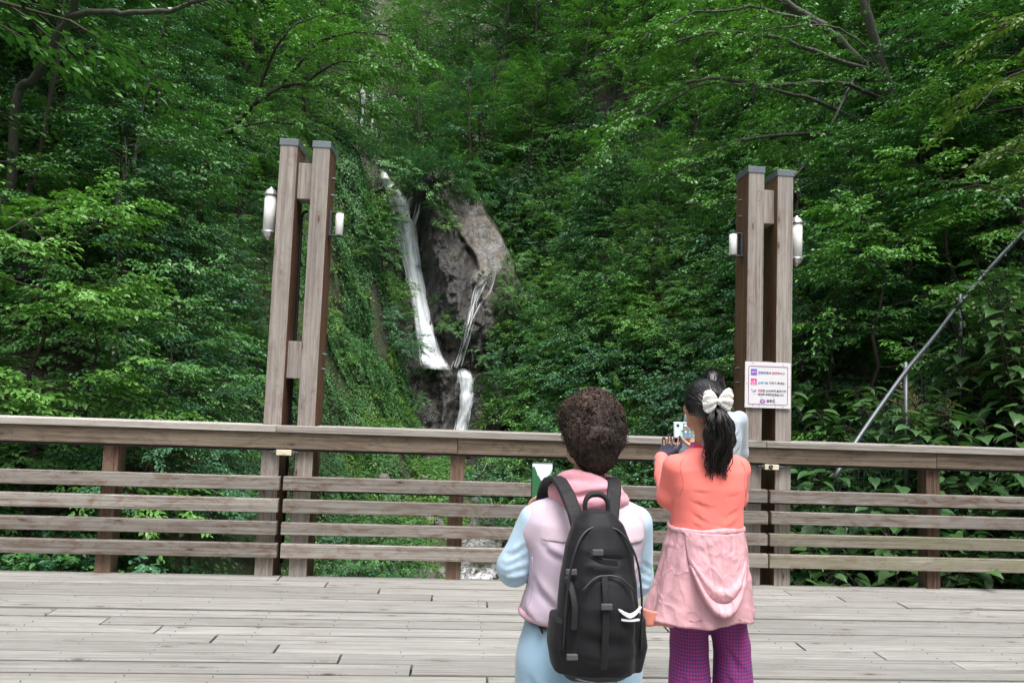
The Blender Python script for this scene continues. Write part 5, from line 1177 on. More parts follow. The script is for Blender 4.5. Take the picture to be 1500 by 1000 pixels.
# ------------------------------------------------------------------ woman in the coral shirt
def woman_coral():
    g = Fig('woman in coral shirt with white hair bow photographing the waterfall', (1.045, 2.9, 0.), .03, (1, 1, .994))
    hc = (-.008, .03, 1.465)
    J = dict(trunk=[(.80, 0, 0, .155, .115), (.92, 0, 0, .140, .10), (1.02, 0, 0, .138, .098), (1.14, 0, .0, .148, .10), (1.19, 0, -.005, .138, .078), (1.25, 0, -.005, .07, .05)], neck0=(0, -.005, 1.22), neck1=(-.004, .015, 1.38), neckr=.05,
             shL=(-.138, 0, 1.208), elL=(-.152, .045, 1.065), wrL=(-.085, .35, 1.20), shR=(.138, 0, 1.208), elR=(.154, .045, 1.065), wrR=(.13, .36, 1.245), ar=(.043, .036, .026),
             hipL=(-.062, 0, .82), knL=(-.052, .02, .45), anL=(-.05, -.01, .085), hipR=(.085, 0, .82), knR=(.128, .015, .45), anR=(.145, 0, .085), lr=(.09, .062, .042))
    f = SDF((-.36, -.22, .0), (.36, .62, 1.62), .0065); base_body(f, J); P = head(f, hc, 0.02, .98)
    hand(f, (-.078, .365, 1.205), (.5, .55, .22), (.1, .1, 1), 1, (.3, .5, .4)); hand(f, (.135, .375, 1.255), (-.2, .55, .4), (-.5, -.15, .6), -1, (.55, .7, .5))
    body = g.sdf('body', f, M['skin'], it=2); eyes(g, P, .98, (M['eye_white'], M['iris']), body)
    # shirt
    f = SDF((-.34, -.24, .88), (.34, .46, 1.36), .0065)
    f.stack([(.945, .004, -.005, .156, .122), (.97, .003, -.008, .150, .118), (1.03, 0, -.008, .150, .114), (1.12, 0, -.006, .162, .116), (1.19, 0, -.008, .166, .100), (1.235, 0, -.010, .140, .079), (1.270, 0, -.008, .095, .070), (1.29, 0, -.006, .066, .06)], .03, 2.4)
    for s_, (a, b, c) in (('L', (J['shL'], J['elL'], J['wrL'])), ('R', (J['shR'], J['elR'], J['wrR']))):
        f.chain([np.array(a)+[0, 0, -.008], b, (np.array(b)+np.array(c))*.5], [.056, .045, .041], .025); f.cap((np.array(b)+np.array(c))*.5, c, .041, .034, .02)
    f.cap((0, 0, 1.25), (0, .01, 1.34), .058, .055, 0, cut=True); f.D = np.maximum(f.D, (.9435-f.ax[2])[None, None, :].astype(np.float32))
    y = -.13; cr = []
    for x0, z0, x1, z1, w_, a in ((-.165, 1.145, -.06, 1.175, .010, .006), (-.16, 1.12, -.05, 1.115, .011, .007), (-.16, 1.09, -.03, 1.055, .012, .007), (-.15, 1.05, -.02, .985, .012, .006), (-.15, 1.01, -.06, .965, .010, .006),
                                  (.165, 1.15, .07, 1.175, .010, .005), (.165, 1.12, .06, 1.10, .011, .006), (.16, 1.075, .04, 1.02, .012, .006), (.15, 1.02, .03, .975, .011, .005), (-.10, .962, .09, .957, .010, .005), (-.12, .985, .02, .965, .010, .004), (.03, .975, .14, .99, .010, .004), (-.13, 1.185, -.02, 1.205, .02, .003)):
        cr.append(((x0, y, z0), (x1, y-.005, z1), w_, a))
    for s_ in (-1, 1):
        for q in range(4): cr.append(((s_*.235, -.03, 1.17-.03*q), (s_*.18, -.06, 1.155-.034*q), .009, .005))
        cr.append(((s_*.172, -.10, 1.24), (s_*.165, -.12, 1.06), .008, -.006))
    shirt = g.sdf('shirt', f, cloth('coral_knit', (.92, .22, .19), .7, 160, .04, .1), it=2, fold=((cr,), dict(amp=.0035, sc=7)))
    sm = cloth('coral_seam', (.74, .15, .115), .75)
    for s_ in (-1, 1):
        seam('seam', shirt, g, [(s_*.135, -.07, 1.262), (s_*.158, -.10, 1.20), (s_*.163, -.12, 1.14), (s_*.172, -.09, 1.085)], sm)
        seam('seam', shirt, g, [(s_*.165, -.03, 1.07), (s_*.165, -.03, 1.0), (s_*.165, -.03, .95)], sm)
    seam('seam', shirt, g, [(-.15, -.12, .956), (-.07, -.14, .956), (0, -.14, .956), (.07, -.14, .956), (.15, -.12, .956)], sm, .0013)
    # red flowered collar
    f = SDF((-.16, -.16, 1.2), (.16, .16, 1.38), .005); f.stack([(1.245, 0, -.004, .092, .076), (1.27, 0, 0, .079, .068), (1.305, 0, .004, .064, .062)], .0); f.stack([(1.20, 0, 0, .05, .05), (1.27, 0, .003, .056, .053), (1.33, 0, .006, .055, .054)], 0, cut=True)
    t = NT('flowered_scarf'); vv = t.N('ShaderNodeTexVoronoi', feature='F1'); vv.inputs['Scale'].default_value = 42.; t.L(t.coords(), vv.inputs['Vector'])
    fl = t.mix(t.ramp(t.N('ShaderNodeSeparateColor', ins={0: vv.outputs['Color']}).outputs[0], [(.5, 0.), (.55, 1.)]), (.62, .02, .035), t.mix(t.N('ShaderNodeSeparateColor', ins={0: vv.outputs['Color']}).outputs[1], (.05, .10, .55), (.75, .35, .55)))
    t.S(Base_Color=fl, Roughness=.7); g.sdf('scarf', f, t.m, it=1)
    # trousers, small check
    f = SDF((-.34, -.24, .04), (.34, .26, .98), .008); f.stack([(.70, .02, 0, .155, .12), (.82, .01, 0, .160, .12), (.95, 0, 0, .142, .105)], .03)
    for s_, x in ((-1, 'L'), (1, 'R')):
        a, b, c = J['hip'+x], J['kn'+x], J['an'+x]; f.chain([a, (a[0]*1.0, .005, .62), b, (c[0], c[1], .07)], [.09, .086, .078, .105], .015)
    f.D = np.maximum(f.D, (.065-f.ax[2])[None, None, :].astype(np.float32))
    t = NT('checked_trousers'); sp = t.N('ShaderNodeSeparateColor'); t.L(t.attr('chk').outputs['Color'], sp.inputs[0]); q = []
    for i in (0, 1): q.append(t.math('GREATER_THAN', t.math('SINE', t.math('MULTIPLY', sp.outputs[i], 2*PI/.0145)), 0.))
    su = t.math('MULTIPLY', t.math('ADD', q[0], q[1]), .5); t.S(Base_Color=t.ramp(su, [(0., (.36, .035, .15)), (.5, (.19, .03, .17)), (1., (.07, .03, .21))]), Roughness=.8)
    t.n['Color Ramp'].color_ramp.interpolation = 'LINEAR'
    def chk(V):
        cx = np.where(V[:, 0] < .035, -.053, .13); an = np.arctan2(V[:, 0]-cx, -(V[:, 1]-.005)); return {'chk': ('POINT', np.stack([an*.088+10, V[:, 2]+10, 0*an], 1))}
    g.sdf('trousers', f, t.m, it=2, fold=(([((-.16, -.09, .50), (-.05, -.09, .40), .016, .008), ((-.15, -.09, .40), (-.06, -.08, .30), .016, .007), ((.05, -.09, .50), (.17, -.09, .36), .018, .009), ((.04, -.09, .42), (.12, -.09, .30), .016, .007), ((-.09, -.1, .56), (-.09, -.1, .30), .02, .006), ((.12, -.1, .55), (.13, -.1, .3), .02, .006)],), dict(amp=.006, sc=5, stretch=(1, 1, .35))), attr=chk)
    shoes(g, J, M['shoe'])
    # pink jacket tied round the waist: skirt, waist roll, hood hanging at the back
    pink = crinkle('pink_windbreaker', (.64, .36, .405)); peach = cloth('peach_lining', (.80, .30, .22), .6, 0, .05)
    na, nz = 160, 46; V = []; Q = np.linspace(0, 1, nz)
    for iz, q in enumerate(Q):
        for ia in range(na):
            a = 2*PI*ia/na; sx, sy = math.sin(a), -math.cos(a); rx = .152+.050*q**.8; ry = .122+.050*q**.8; bk = max(0, math.cos(a))
            fo = (.007*q*math.sin(7*a+1.3+q)+.005*q*math.sin(13*a+.5-2*q)+.002*math.sin(23*a+6*q)*(1-.5*q)); fo += .003*float(vnoise(np.array([a*4, q*9, 2.])))+.0012*float(ridged(np.array([[a*5+q*2, q*13-a*2, 2.]]), 2, 3)[0])
            if sx < -.4: fo += .05*q*q*(-sx-.4)*1.6
            z = .955-.356*q-.012*math.cos(a*1.0+.4)*q+.006*math.sin(5*a)*q-.02*max(0, -sx)*q*q; V.append(((rx+fo)*sx, (ry+fo)*sy-.005, z))
    F = [(i*na+j, i*na+(j+1) % na, (i+1)*na+(j+1) % na, (i+1)*na+j) for i in range(nz-1) for j in range(na)]
    sk_ = g.add('tied_jacket', V, np.array(F), pink); md = sk_.modifiers.new('thickness', 'SOLIDIFY'); md.thickness = .004
    b = MB(); b.tube([((.157)*math.sin(a), -.126*math.cos(a)-.005, .948+.006*math.sin(2*a+.6)) for a in np.linspace(-PI, PI, 97)], [.008+.0015*math.sin(k*.41) for k in range(97)], 8, cap=False, flat=1.7); w_ = g.add('waist_roll', b.V, b.F, pink, sk_)
    # hood: a sagging pouch with a thick rolled rim
    nu, nv = 57, 50; V = []
    for iv in range(nv):
        v = iv/(nv-1)
        for iu in range(nu):
            u = -1+2*iu/(nu-1); hw = .128*(1-.0*v); x = u*hw*(1-.10*v*v)+.005; zl = .945; zb = .636+.19*abs(u)**2.3+.012*u; z = zl+(zb-zl)*v
            q = (.955-z)/.356; ry = .122+.050*max(q, 0)**.8; rx = .152+.050*max(q, 0)**.8; yb = -ry*math.sqrt(max(.05, 1-(x/rx)**2))-.012
            edge = min(1, (1-abs(u))*4); pz = math.sin(PI*min(1, v*1.0))**.8 if v < .5 else 1.
            out = .034*(v**1.5)*edge**.5*(1-.25*abs(u)); rim = .008*math.exp(-((v-.95)/.035)**2); fold_ = .009*math.exp(-((v-.72-.05*u)/.05)**2)*edge-.012*math.exp(-((v-.84)/.03)**2)*edge
            sm_ = sum(-.004*math.exp(-((u-s0*(1-.5*v))/.035)**2) for s0 in (-.45, 0, .42)); wr = (.004*float(fbm(np.array([[x*24, z*16, 1.]]), 3, 4)[0])+.002*float(ridged(np.array([[x*30+z*12, z*20-x*8, 1.]]), 2, 6)[0]))*edge
            V.append((x, yb-(out+rim+fold_+sm_+wr if v < .995 else -.008), z))
    F = [(i*nu+j, i*nu+j+1, (i+1)*nu+j+1, (i+1)*nu+j) for i in range(nv-1) for j in range(nu-1)]
    psm = cloth('pink_seam', (.52, .27, .31), .6)
    hd = g.add('hood', V, np.array(F), pink, sk_)
    seam('seam', sk_, g, [(x, -.25, .616) for x in np.linspace(-.19, .19, 12)], psm, .0014); seam('seam', hd, g, [(.005, -.22, .93), (.006, -.22, .80), (.004, -.22, .70)], psm, .0012); seam('seam', sk_, g, [(-.150, -.12, .93), (-.175, -.13, .78), (-.19, -.14, .63)], psm, .0013); md = hd.modifiers.new('thickness', 'SOLIDIFY'); md.thickness = .006
    # coral corner of the lining showing at the lower left
    V = []; 
    for i in range(8):
        for j in range(9): u = j/8; v = i/7; V.append((-.285+.10*u+.015*v, -.045-.055*u-.01*math.sin(u*7+v), .625-.075*v*(1-.45*u)-.02*u))
    F = [(i*9+j, i*9+j+1, (i+1)*9+j+1, (i+1)*9+j) for i in range(7) for j in range(8)]; lf = g.add('lining_corner', V, np.array(F), peach, sk_); md = lf.modifiers.new('thickness', 'SOLIDIFY'); md.thickness = .004
    # hair: cap combed back to a pony tail
    f = SDF((-.14, -.16, 1.33), (.14, .16, 1.61), .005); R = np.eye(3); f.ell((-.008, .012, 1.495), (.086, .100, .090), .02); f.ell((-.008, -.045, 1.47), (.074, .062, .075), .03); f.ell((-.008, -.06, 1.435), (.05, .05, .05), .02)
    f.ell((-.008, .13, 1.42), (.075, .11, .115), 0, cut=True); f.ell((-.008, .02, 1.34), (.12, .095, .065), 0, cut=True)
    rng = np.random.RandomState(3)
    def strandy(V):
        return {'tint': ('POINT', np.clip(.35+.5*fbm(np.stack([np.arctan2(V[:, 0]+.008, V[:, 2]-1.42)*14, V[:, 1]*3, V[:, 2]*0], 1), 3, 4), 0, 1))}
    hr = g.sdf('hair', f, M['hair_black'], it=2, fold=(([],), dict(amp=.002, sc=60, stretch=(1, .15, .4))), attr=strandy)
    paths = []; tint = []; kx, kz = -.004, 1.452
    for i in range(360):        # combed strands over the cap, gathered at the tie
        a = rng.uniform(-1.75, 1.75); e = rng.uniform(.12, .95); p0 = np.array([-.008+.087*math.sin(a)*math.sin(e*1.5), .012+.100*math.cos(e*1.7)*.9, 1.485+.092*math.cos(a)*math.sin(e*1.5)]); pe = np.array([kx+rng.randn()*.008, -.112, kz+rng.randn()*.008]); pts = []
        for k in range(7):
            t_ = k/6; p = p0*(1-t_)+pe*t_; c = np.array([-.008, -.01, 1.478]); v = p-c; rr = np.array([.089, .104, .093])*(1.0+.006*rng.randn()); v = v/np.linalg.norm(v/rr) if t_ < .8 else v*(1-(t_-.8)*1.)+0*v; pts.append(c+v if t_ < .95 else pe)
        paths.append(pts); tint.append(rng.rand()*.8)
    for lk in range(34):        # wavy locks of the pony tail
        a0 = rng.rand()*6.28; rr = math.sqrt(rng.rand()); ph = rng.rand()*6.28; LL = rng.uniform(.19, .30); am = .006+.010*rng.rand(); fq = rng.uniform(12, 19); dx = rng.randn()*.012; tn = rng.rand()*.7
        for i in range(15):
            o_ = rng.randn(3)*.0045; L = LL*rng.uniform(.82, 1.03); pts = []; p2 = ph+rng.randn()*.35
            for k in range(13):
                s_ = k/12; w_ = (.010+.050*math.sin(PI*min(1, s_*.72+.10)))*rr*(1.12-.45*s_); sp_ = .4+1.3*s_
                pts.append((kx+w_*math.cos(a0)+dx*s_+am*math.sin(s_*fq+p2)*s_**.4+o_[0]*sp_+.010*s_, -.112-.030*math.sin(PI*min(1, s_*1.1))+w_*math.sin(a0)*.5+am*.6*math.cos(s_*fq*.9+p2)*s_**.4+o_[1]*sp_, kz+.012-L*s_))
            paths.append(pts); tint.append(np.clip(tn+.25*rng.randn(), 0, 1))
    b = tube_set(paths, .0021, 4, tint); g.add('hair_strands', b.V, b.F, M['hair_black'], hr, attr={'tint': ('FACE', b.t)})
    # white lace bow
    lace = NT('white_lace'); lv_ = lace.N('ShaderNodeTexVoronoi', feature='F1'); lv_.inputs['Scale'].default_value = 150.; lace.L(lace.coords(), lv_.inputs['Vector']); lace.S(Base_Color=lace.mix(lace.ramp(lv_.outputs['Distance'], [(.15, 0.), (.55, 1.)]), (.62, .61, .60), (.86, .85, .82)), Roughness=.9); lace.bump(lv_.outputs['Distance'], .8, .004)
    bow = None
    for s_, tl in ((-1, .30), (1, -.18)):
        V = []; nu, nv = 17, 15
        for i in range(nv):
            for j in range(nu):
                u = j/(nu-1); v = -1+2*i/(nv-1); hh = .010+.038*math.sin(min(1., u*1.15)*PI*.62)**.9*(1 if u < .82 else 1-.35*((u-.82)/.18)**2); x = s_*(.004+.062*u*(1-.12*v*v)); z = v*hh+tl*.6*s_*x*0+s_*0; y = -.020*math.sin(PI*min(u*1.1, 1))*(1-.6*v*v)-.003*math.sin(v*9+u*5)
                zz = z+ (u*.062)*(-.05 if s_ < 0 else .22); V.append((-.004+x, -.122+y, 1.487+zz))
        F = [(i*nu+j, i*nu+j+1, (i+1)*nu+j+1, (i+1)*nu+j) for i in range(nv-1) for j in range(nu-1)]
        if bow is None: bow = g.add('hair_bow', V, np.array(F), lace.m); o = bow
        else: o = g.add('bow_loop', V, np.array(F), lace.m, bow)
        md = o.modifiers.new('thickness', 'SOLIDIFY'); md.thickness = .007; md.offset = 0
    b = MB(); b.lathe((-.003, -.136, 1.487), [(.004, -.014), (.011, -.008), (.012, .006), (.005, .013)], 12); g.add('bow_knot', b.V, b.F, lace.m, bow)
    # dark glove on the hand under the phone
    f = SDF((-.14, .28, 1.14), (.14, .56, 1.42), .0035); f.cap((-.10, .315, 1.178), (-.078, .365, 1.205), .034, .030, .01); hand(f, (-.078, .365, 1.205), (.5, .55, .22), (.1, .1, 1), 1, (.3, .5, .4), 1.06, 1.25)
    g.sdf('glove', f, cloth('navy_glove', (.012, .012, .035), .7, 120), it=1)
    return g
WB = woman_coral()

# ------------------------------------------------------------------ woman with the backpack
def woman_pack():
    g = Fig('woman with short curly brown hair and black backpack holding up a phone', (.354, 1.95, 0.), .06, (.915, .95, .995))
    hc = (.018, .045, 1.40)
    J = dict(trunk=[(.72, -.01, 0, .165, .125), (.84, -.01, 0, .16, .12), (.98, 0, 0, .155, .115), (1.10, 0, .0, .165, .11), (1.17, .0, -.005, .16, .09), (1.225, .005, 0, .09, .06)], neck0=(.005, 0, 1.19), neck1=(.014, .02, 1.32), neckr=.052,
             shL=(-.145, 0, 1.138), elL=(-.215, .02, 1.005), wrL=(-.115, .29, 1.02), shR=(.145, 0, 1.138), elR=(.178, .05, .97), wrR=(.05, .27, 1.03), ar=(.052, .042, .027),
             hipL=(-.09, 0, .76), knL=(-.10, .03, .42), anL=(-.105, -.02, .085), hipR=(.08, 0, .76), knR=(.09, .05, .42), anR=(.095, .03, .085), lr=(.095, .06, .042))
    f = SDF((-.36, -.24, 0), (.34, .50, 1.56), .0065); base_body(f, J); P = head(f, hc, .30, .98)
    hand(f, (-.112, .31, 1.035), (.02, .35, .93), (.5, -.4, .1), 1, (.35, .5, .4)); hand(f, (.035, .285, 1.035), (-.55, .5, .2), (-.3, -.2, .6), -1, (.5, .6, .5))
    body = g.sdf('body', f, M['skin2'], it=2); eyes(g, P, .98, (M['eye_white'], M['iris']), body)
    # jacket body and sleeves
    lil = NT('lilac_jacket'); c = lil.coords(); n = lil.noise(c, 6, 4); wv = lil.N('ShaderNodeTexWave', wave_type='BANDS', bands_direction='Z'); wv.inputs['Scale'].default_value = 60.; wv.inputs['Distortion'].default_value = .4; lil.L(c, wv.inputs['Vector'])
    lil.S(Base_Color=lil.mix(lil.math('MULTIPLY', wv.outputs['Fac'], .5), lil.mix(n, (.54, .435, .53), (.62, .51, .60)), (.48, .40, .56)), Roughness=.7)
    yoke = cloth('lilac_yoke', (.62, .50, .58), .7, 90, .04); blue = cloth('pale_blue_sleeve', (.44, .60, .74), .65, 0, .04, .15); hem_ = cloth('pink_hem', (.62, .36, .45), .7, 90)
    f = SDF((-.30, -.24, .78), (.30, .24, 1.32), .0065); f.stack([(.885, -.013, -.002, .176, .133), (.91, -.012, -.002, .177, .134), (.96, -.004, -.004, .168, .128), (1.08, 0, -.004, .178, .128), (1.14, 0, -.006, .176, .108), (1.19, 0, -.004, .138, .080), (1.222, .003, 0, .085, .062)], .02, 2.4)
    for s_ in 'LR':
        a = np.array(J['sh'+s_]); b = np.array(J['el'+s_]); f.cap(a, a+(b-a)*.22, .054, .052, .03)
    f.cap((.008, .0, 1.19), (.01, .02, 1.32), .058, .056, 0, cut=True)
    cr = [((-.17, -.10, 1.10), (-.05, -.13, 1.06), .012, .006), ((-.17, -.08, 1.0), (-.08, -.13, .93), .014, .007), ((-.18, -.05, .92), (-.12, -.12, .86), .013, .006), ((.17, -.08, 1.05), (.10, -.12, 1.0), .012, .006), ((-.15, -.1, .88), (-.02, -.14, .86), .012, .005)]
    jk = g.sdf('jacket', f, lil.m, it=2, fold=((cr,), dict(amp=.005, sc=6)))
    f = SDF((-.30, -.24, 1.05), (.30, .24, 1.30), .0065); f.stack([(1.10, 0, -.006, .1775, .127), (1.14, 0, -.006, .1785, .111), (1.192, 0, -.004, .141, .083), (1.226, .003, 0, .088, .065)], .01, 2.4); f.cap((.008, .0, 1.19), (.01, .02, 1.32), .060, .058, 0, cut=True)
    g.sdf('yoke', f, yoke, jk, it=1, fold=(([],), dict(amp=.003, sc=8)))
    b = MB(); b.tube([((.177)*math.sin(a)-.013, -.135*math.cos(a)-.002, .889) for a in np.linspace(-PI, PI, 41)], .011, 8, cap=False); g.add('hem', b.V, b.F, hem_, jk)
    for s_ in 'LR':
        f = SDF((-.34, -.16, .88), (.32, .42, 1.26), .0065); a = np.array(J['sh'+s_])+[(-.012 if s_ == 'L' else .012), 0, -.004]; b_ = np.array(J['el'+s_]); w_ = np.array(J['wr'+s_]); f.chain([a, b_, (b_+w_)*.5, w_], [.054, .053, .047, .038], .025)
        sg = -1 if s_ == 'L' else 1; cr = [(b_+[sg*.05, -.05, .02*q], b_+[-sg*.03, -.05, .03*q+.02], .010, .006) for q in (-1, 0, 1, 2)]
        g.sdf('sleeve', f, blue, jk, it=2, fold=((cr,), dict(amp=.005, sc=8)))
    sm = cloth('lilac_seam', (.40, .32, .42), .8)
    for s_ in (-1, 1): seam('seam', jk, g, [(s_*.165, -.05, 1.05), (s_*.175, -.06, .95), (s_*.178, -.06, .90)], sm)
    seam('seam', jk, g, [(0, -.15, 1.10), (-.002, -.15, .97), (-.008, -.15, .90)], sm, .0013)
    # soft pink collar
    pk = cloth('pink_scarf', (.70, .33, .40), .75, 0, .06); f = SDF((-.2, -.2, 1.15), (.2, .2, 1.36), .005)
    rng = np.random.RandomState(5)
    for q, (z, r, rr) in enumerate(((1.205, .100, .021), (1.23, .090, .020), (1.252, .076, .017))):
        pts = [(.008+r*1.08*math.sin(a)+.006*math.sin(3*a+q), .002-r*.86*math.cos(a), z+.012*math.sin(2*a+q*1.2)-.012*math.sin(a)) for a in np.linspace(-PI, PI, 25)]
        for i in range(24): f.cap(pts[i], pts[i+1], rr, None, .012)
    g.sdf('scarf', f, pk, it=2, fold=(([((-.10, -.07, 1.22), (.05, -.10, 1.25), .009, .006), ((-.04, -.09, 1.20), (.11, -.06, 1.235), .009, .006)],), dict(amp=.004, sc=14)))
    # trousers
    f = SDF((-.34, -.26, .03), (.32, .28, .90), .008); f.stack([(.66, -.01, 0, .178, .135), (.76, -.01, 0, .182, .14), (.87, -.01, 0, .165, .125)], .03)
    for x in 'LR':
        a, b_, c_ = [np.array(J[q+x]) for q in ('hip', 'kn', 'an')]; f.chain([a, b_, (c_[0], c_[1], .06)], [.108, .088, .078], .02)
    f.D = np.maximum(f.D, (.055-f.ax[2])[None, None, :].astype(np.float32))
    g.sdf('trousers', f, cloth('sky_blue_trousers', (.33, .51, .68), .7, 0, .05), it=2, fold=(([((-.16, -.1, .74), (-.05, -.13, .70), .014, .007), ((-.17, -.08, .66), (-.06, -.11, .58), .016, .007)],), dict(amp=.006, sc=5, stretch=(1, 1, .4)))); shoes(g, J, M['shoe'])
    # curly hair
    f = SDF((-.16, -.17, 1.22), (.19, .22, 1.56), .005); q = rot2(.30); f.ell((.018, .022, 1.418), (.098, .108, .095), .02, q); f.ell((.02, -.025, 1.38), (.092, .082, .082), .03, q); f.ell((.02, -.035, 1.335), (.060, .050, .060), .03, q)
    f.ell(np.array(hc)+q@np.array([0, .13, -.035]), (.085, .10, .09), 0, q, cut=True); f.ell(np.array(hc)+q@np.array([-.10, .035, -.06]), (.05, .055, .06), 0, q, cut=True); f.ell(np.array(hc)+q@np.array([.10, .035, -.06]), (.045, .05, .055), 0, q, cut=True)
    V, F = f.mesh(); V = relax(V, F, 2); N = vnorm(V, F); nz = fbm(V*26, 3, 8); nz2 = ridged(V*38, 2, 5); up = sstep(1.30, 1.40, V[:, 2]); V2 = V+N*((.006*nz+.003*nz2+.010*fbm(V*10, 2, 31))*(.25+.75*up))[:, None]
    hr = g.add('hair', V2, F, M['hair_brown'], attr={'tint': ('POINT', np.clip(.22+.4*nz+.1*nz2+.25*sstep(1.42, 1.50, V[:, 2]), 0, 1))})
    paths = []; tint = []; pick = rng.choice(len(V), 2600)
    for i in pick:      # short curls standing off the head
        p = V2[i]; n_ = N[i]; z = p[2]; tg = unit(np.cross(n_, rng.randn(3))); bt = np.cross(n_, tg); L = (.016 if rng.rand() < .85 else .030) if z > 1.36 else .007; r_ = .004+.004*rng.rand(); ph = rng.rand()*6; dn = np.array([0, -.2, -.6])
        pts = []
        for k in range(7):
            s_ = k/6; a = s_*4.5+ph; pts.append(p-n_*.004+n_*L*.55*math.sin(s_*2.2)+tg*(r_*math.cos(a)-r_*math.cos(ph)+L*.4*s_)+bt*(r_*math.sin(a)-r_*math.sin(ph))+dn*L*.5*s_*s_)
        paths.append(pts); tint.append(np.clip(.3+.35*rng.randn()+.3*(z > 1.45), 0, 1))
    b = tube_set(paths, .0012, 3, tint); g.add('hair_curls', b.V, b.F, M['hair_brown'], hr, attr={'tint': ('FACE', b.t)})
    return g
WA = woman_pack()

# ------------------------------------------------------------------ man at the railing, mostly hidden
def man_grey():
    g = Fig('man with black hair in light grey shirt standing behind the coral shirt', (X(1051, 4.62), 4.62, 0.), -.2, (.88, 1, 1.012))
    hc = (-.03, .02, 1.535)
    J = dict(trunk=[(.86, 0, 0, .165, .115), (1.0, 0, 0, .155, .11), (1.2, 0, 0, .175, .12), (1.32, 0, 0, .18, .10), (1.39, 0, 0, .10, .065)], neck0=(0, 0, 1.36), neck1=(0, .01, 1.46), neckr=.058,
             shL=(-.178, 0, 1.325), elL=(-.205, .08, 1.10), wrL=(-.06, .33, 1.24), shR=(.178, 0, 1.325), elR=(.205, .08, 1.10), wrR=(.06, .33, 1.24), ar=(.054, .044, .029),
             hipL=(-.09, 0, .88), knL=(-.10, .01, .48), anL=(-.11, -.02, .085), hipR=(.09, 0, .88), knR=(.10, .01, .48), anR=(.11, -.02, .085), lr=(.095, .06, .043))
    f = SDF((-.34, -.22, 0), (.34, .56, 1.72), .008); base_body(f, J); P = head(f, hc, -.1, 1.0); hand(f, (-.05, .345, 1.25), (.2, .5, .5), (.5, .2, -.1), 1); hand(f, (.05, .345, 1.25), (-.2, .5, .5), (-.5, .2, -.1), -1)
    body = g.sdf('body', f, M['skin2'], it=2); eyes(g, P, 1., (M['eye_white'], M['iris']), body)
    f = SDF((-.34, -.24, .78), (.34, .40, 1.50), .008); f.stack([(.82, 0, 0, .185, .14), (1.0, 0, 0, .178, .135), (1.2, 0, -.004, .195, .138), (1.32, 0, -.004, .198, .112), (1.365, 0, 0, .15, .085), (1.40, 0, 0, .08, .065)], .03, 2.4)
    for s_ in 'LR': f.chain([J['sh'+s_], J['el'+s_], np.array(J['el'+s_])*.6+np.array(J['wr'+s_])*.4], [.066, .06, .055], .025)
    f.cap((0, 0, 1.37), (0, .01, 1.5), .062, .06, 0, cut=True)
    g.sdf('shirt', f, cloth('grey_blue_shirt', (.40, .46, .53), .8, 120, .05), it=2, fold=(([((.17, -.1, 1.28), (.08, -.13, 1.2), .014, .006), ((.19, -.06, 1.2), (.1, -.12, 1.1), .014, .006)],), dict(amp=.005, sc=6)))
    f = SDF((-.3, -.22, .03), (.3, .22, .98), .009); f.stack([(.80, 0, 0, .172, .125), (.96, 0, 0, .16, .115)], .03)
    for x in 'LR':
        a, b_, c_ = [np.array(J[q+x]) for q in ('hip', 'kn', 'an')]; f.chain([a, b_, (c_[0], c_[1], .06)], [.10, .078, .068], .02)
    f.D = np.maximum(f.D, (.055-f.ax[2])[None, None, :].astype(np.float32)); g.sdf('trousers', f, cloth('dark_trousers', (.03, .035, .05), .8, 0, .1), it=2); shoes(g, J, M['shoe'])
    f = SDF((-.13, -.15, 1.42), (.13, .16, 1.70), .005); q = rot2(-.1); f.ell((-.03, .008, 1.565), (.088, .103, .096), .02, q); f.ell((-.03, -.035, 1.525), (.083, .07, .075), .03, q); f.ell((-.03, .125, 1.50), (.09, .10, .09), 0, q, cut=True)
    for s_ in (-1, 1): f.ell((-.03+s_*.098, .03, 1.48), (.045, .045, .06), 0, cut=True)
    V, F = f.mesh(); V = relax(V, F, 2); N = vnorm(V, F); nz = fbm(V*np.array([50, 16, 30]), 3, 8); hr = g.add('hair', V+N*(.004*nz)[:, None], F, M['hair_black'], attr={'tint': ('POINT', np.clip(.4+.4*nz, 0, 1))})
    rng = np.random.RandomState(8); paths = []; tint = []
    for i in rng.choice(len(V), 500):
        p = V[i]; d = unit(N[i]*.35+np.array([0, -.5, -.55 if p[2] < 1.6 else .1])+.25*rng.randn(3)); paths.append([p, p+d*.012+N[i]*.003, p+d*.024]); tint.append(rng.rand())
    b = tube_set(paths, .0016, 3, tint); g.add('hair_strands', b.V, b.F, M['hair_black'], hr, attr={'tint': ('FACE', b.t)})
man_grey()

